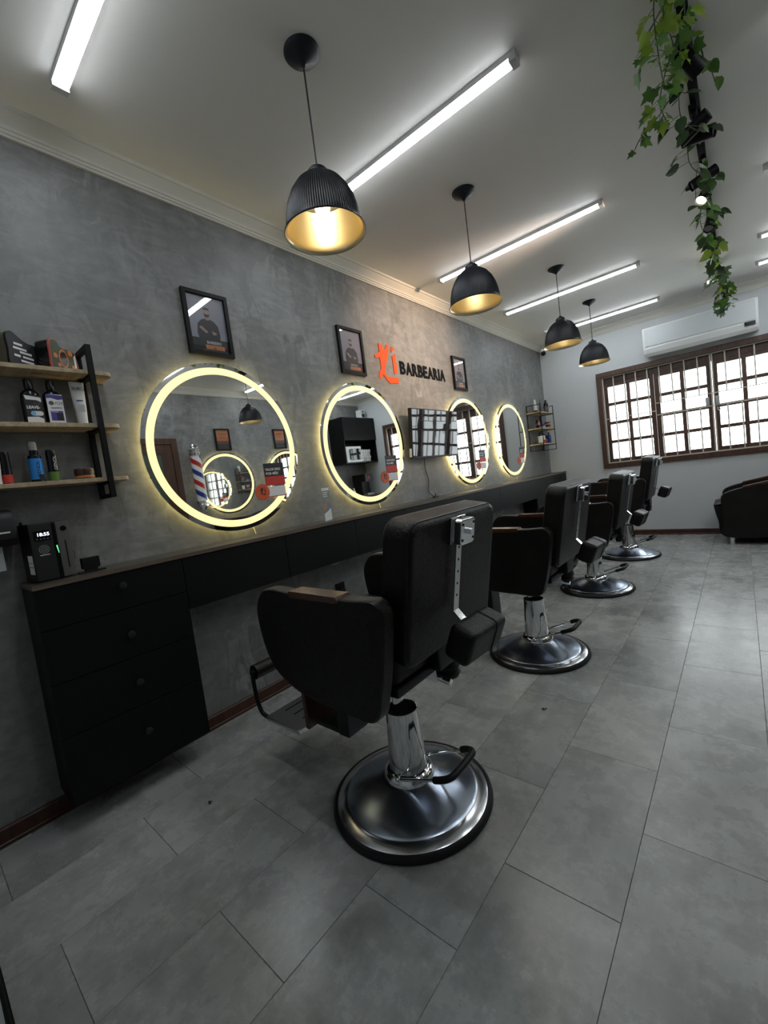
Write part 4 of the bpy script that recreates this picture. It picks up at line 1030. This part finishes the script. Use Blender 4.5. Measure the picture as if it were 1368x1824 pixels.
g1 = ('leaf_a', 'leaf_a', 'leaf_b'); g2 = ('leaf_b', 'leaf_b', 'leaf_a'); g3 = ('leaf_c', 'leaf_c', 'leaf_b')
# near, light-green ivy bunch
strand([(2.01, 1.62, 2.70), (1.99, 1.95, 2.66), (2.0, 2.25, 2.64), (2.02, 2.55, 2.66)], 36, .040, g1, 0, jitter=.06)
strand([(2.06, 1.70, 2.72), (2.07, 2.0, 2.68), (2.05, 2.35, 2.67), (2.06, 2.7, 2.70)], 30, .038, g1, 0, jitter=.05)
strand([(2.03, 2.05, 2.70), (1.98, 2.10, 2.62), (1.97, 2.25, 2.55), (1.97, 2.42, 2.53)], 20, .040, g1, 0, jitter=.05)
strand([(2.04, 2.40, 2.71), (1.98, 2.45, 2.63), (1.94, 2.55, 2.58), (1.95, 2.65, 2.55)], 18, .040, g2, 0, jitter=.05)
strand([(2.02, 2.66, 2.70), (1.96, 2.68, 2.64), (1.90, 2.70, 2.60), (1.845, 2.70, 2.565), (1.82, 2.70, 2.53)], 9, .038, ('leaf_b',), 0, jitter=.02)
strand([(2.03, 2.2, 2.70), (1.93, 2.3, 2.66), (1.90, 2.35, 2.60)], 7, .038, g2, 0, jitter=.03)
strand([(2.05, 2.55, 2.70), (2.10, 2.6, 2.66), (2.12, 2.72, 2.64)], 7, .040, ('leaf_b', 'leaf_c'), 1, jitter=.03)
# middle, dark leaves around the spotlights
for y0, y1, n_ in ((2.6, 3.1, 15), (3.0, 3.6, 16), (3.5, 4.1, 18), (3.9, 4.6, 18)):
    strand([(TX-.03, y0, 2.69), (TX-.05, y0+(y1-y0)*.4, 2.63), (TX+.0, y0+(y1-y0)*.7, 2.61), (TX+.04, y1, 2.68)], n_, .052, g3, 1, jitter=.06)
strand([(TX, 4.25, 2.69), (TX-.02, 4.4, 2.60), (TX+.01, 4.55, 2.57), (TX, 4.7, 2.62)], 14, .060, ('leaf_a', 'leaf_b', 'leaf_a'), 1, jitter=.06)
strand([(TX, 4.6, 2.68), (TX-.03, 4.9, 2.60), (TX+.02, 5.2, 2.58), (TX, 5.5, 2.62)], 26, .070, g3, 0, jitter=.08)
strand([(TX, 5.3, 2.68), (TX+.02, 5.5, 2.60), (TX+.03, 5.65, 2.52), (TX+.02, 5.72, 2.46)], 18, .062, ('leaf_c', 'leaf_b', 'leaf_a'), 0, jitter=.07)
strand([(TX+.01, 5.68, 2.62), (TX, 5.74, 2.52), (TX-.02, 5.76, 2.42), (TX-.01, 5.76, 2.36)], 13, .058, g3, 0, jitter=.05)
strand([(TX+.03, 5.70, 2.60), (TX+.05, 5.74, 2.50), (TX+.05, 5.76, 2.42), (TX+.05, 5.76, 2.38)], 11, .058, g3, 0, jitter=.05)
so_ = obj('stem', stm, M['stem'], IV); so_['kind'] = 'stuff'

# ------------------------------------------------------------------ right wall furniture, seen in the mirrors
rw = thing('worktop', 'dark worktop on the opposite wall, seen only in mirrors', 'worktop', (WR, 4.9, .905), RIGHT)
obj('board', box(BM(), -L+4.9, 1.72, -.42, 0, -.02, 0), M['worktop'], rw)
obj('edge_band', box(BM(), -L+4.9, 1.72, -.4215, -.42, -.02, 0), M['edge_wood'], rw)
lab_r = ['nearest the barber pole', 'second from barber pole', 'third from barber pole', 'below the coffee machine']
for i, (a, c) in enumerate(((3.20, 4.03), (4.035, 4.86), (4.865, 5.69), (5.695, L-.005))):
    u = thing('drawer_unit', 'black drawer unit on opposite wall, '+lab_r[i], 'drawer', (WR, (a+c)/2, .62), RIGHT, 'drawers on the opposite wall')
    h_ = (c-a)/2-.001
    obj('body', box(BM(), -h_, h_, -.39, 0, 0, .264), M['black_panel'], u)
    d = obj('drawer_front', box(BM(), -h_, h_, -.412, -.391, .0, .258, bev=.001), M['black_panel'], u); knob(d, 0, .16, -.412, .013)
uc = thing('hanging_cabinet', 'tall black wall cabinet with open niche on opposite wall', 'cabinet', (WR, 6.10, 1.52), RIGHT)
cw = .435; b = BM()
box(b, -cw, -cw+.02, -.36, 0, 0, .84); box(b, cw-.02, cw, -.36, 0, 0, .84); box(b, -cw+.02, cw-.02, -.36, 0, 0, .02); box(b, -cw+.02, cw-.02, -.36, 0, .42, .84); box(b, -cw+.02, cw-.02, -.02, 0, .02, .42)
obj('body', b, M['black_panel'], uc); d = obj('flap_door', box(BM(), -cw+.002, cw-.002, -.380, -.361, .425, .838, bev=.001), M['black_panel'], uc); knob(d, -.05, .47, -.38, .010)
mw = thing('microwave', 'white microwave in the niche of the opposite wall cabinet', 'microwave', (WR-.025, 6.105, 1.541), RIGHT)
obj('case', box(BM(), .0, .40, -.32, -.005, 0, .29, bev=.006), M['white_plastic'], mw) 
obj('door_glass', box(BM(), .03, .29, -.326, -.320, .04, .25, bev=.003), M['screen'], mw)
obj('handle', box(BM(), .305, .32, -.345, -.32, .05, .24, bev=.004), M['gloss_black'], mw)
for r_ in range(4):
    for c_ in range(4):
        b = BM(); cyl(b, (0, -.30, 0), (0, -.06, 0), .031, n=18); o = obj('towel_roll', b, M['towel'])
        o.location = (WR, 6.10+.07+.064*c_+(.016 if r_ % 2 else 0), 1.541+.032+.0565*r_); o.rotation_euler = (0, 0, RIGHT)
        tag(o, 'rolled white towel stacked beside the microwave, %s row, %s' % (('bottom', 'second', 'third', 'top')[r_], ('nearest microwave', 'second from it', 'third from it', 'against cabinet side')[c_]), 'towel', 'rolled towels')
sp = thing('loudspeaker', 'small white speaker on top of the opposite wall cabinet', 'speaker', (WR-.15, 6.42, 2.361), RIGHT)
obj('case', box(BM(), -.06, .06, -.08, .06, 0, .19, bev=.01), M['white_plastic'], sp)
obj('cone', prism(BM(), circle(.04, 28, 0, .075), -.083, -.079, 'xz'), M['black'], sp); obj('tweeter', prism(BM(), circle(.018, 20, 0, .148), -.083, -.079, 'xz'), M['black'], sp)
cfm = thing('coffee_machine', 'black coffee machine on the opposite worktop below the cabinet', 'coffee machine', (WR-.20, 6.20, .906), RIGHT)
obj('body', box(BM(), -.11, .11, -.06, .17, 0, .40, bev=.012), M['black'], cfm); obj('spout_head', box(BM(), -.10, .10, -.16, -.06, .25, .40, bev=.012), M['black'], cfm); obj('drip_tray', box(BM(), -.09, .09, -.17, -.06, 0, .03, bev=.004), M['steel'], cfm)
obj('badge', prism(BM(), circle(.02, 20, 0, .33), -.163, -.160, 'xz'), M['red_print'], cfm)
for i, lb in enumerate(('left', 'middle', 'right')):
    bottle('white_bottle', 'small white bottle on opposite worktop by coffee machine, '+lb, WR-.25, 5.70+.085*i, .906, [(0, 0), (.027, 0), (.028, .004), (.028, .10), (.012, .12), (.012, .13), (0, .13)], M['gloss_white'], cap_m=M['gloss_white'], cap=[(0, .128), (.013, .128), (.012, .16), (0, .162)], rot=RIGHT, group='white bottles on the opposite worktop')
# barber pole
bp = thing('barber_pole', 'striped red white and blue barber pole on the opposite wall', 'barber pole', (WR, 3.035, 1.06), RIGHT)
cy_ = -.10
def plc(prof, m, name): return obj(name, lathe(BM(), prof, 32, 0, cy_), m, bp)
plc([(0, 0), (.035, 0), (.05, .012), (.062, .03), (.078, .05), (.078, .075), (.070, .085), (.078, .095), (.078, .125), (0, .125)], M['chrome'], 'lower_cap')
plc([(0, .75), (.078, .75), (.078, .785), (.070, .795), (.078, .805), (.078, .83), (.062, .845), (.055, .86), (.06, .875), (.045, .90), (0, .905)], M['chrome'], 'upper_cap')
cylw = plc([(.066, .125), (.066, .75)], M['white_print'], 'cylinder')
for nm, ph in (('red_stripe', 0.0), ('blue_stripe', .5)):
    b = BM(); turns = 2.2; N = 150; A = []; wz = .070
    for i in range(N+1):
        f = i/N; z = .125+.625*f; th = 2*PI*(turns*f+ph)
        for_z = (max(.126, z-wz/2), min(.749, z+wz/2))
        A.append([b.verts.new((.0667*math.cos(th), cy_+.0667*math.sin(th), zz)) for zz in for_z])
    for P_, Q_ in zip(A, A[1:]): b.faces.new((P_[0], Q_[0], Q_[1], P_[1]))
    obj(nm, b, M[nm], cylw)
obj('mount_bracket', box(BM(), -.03, .03, cy_+.05, 0, .05, .11), M['chrome'], bp); obj('mount_bracket', box(BM(), -.03, .03, cy_+.05, 0, .76, .82), M['chrome'], bp)


# a few hair clumps on the floor
for x, y, r_, lb in ((1.375, 2.045, .007, 'dark hair clump on tile between second chair and camera'), (.50, .86, .006, 'tiny dark hair clump on tile near tall cabinet')):
    b = BM()
    for q in range(5):
        a = random.uniform(0, 6.28); tube(b, smooth_path([(x, y, .003), (x+r_*math.cos(a), y+r_*math.sin(a), .004), (x+1.6*r_*math.cos(a+.8), y+1.6*r_*math.sin(a+.8), .003)], 4), .0016, 5)
    tag(obj('hair_clump', b, M['hair']), lb, 'hair')
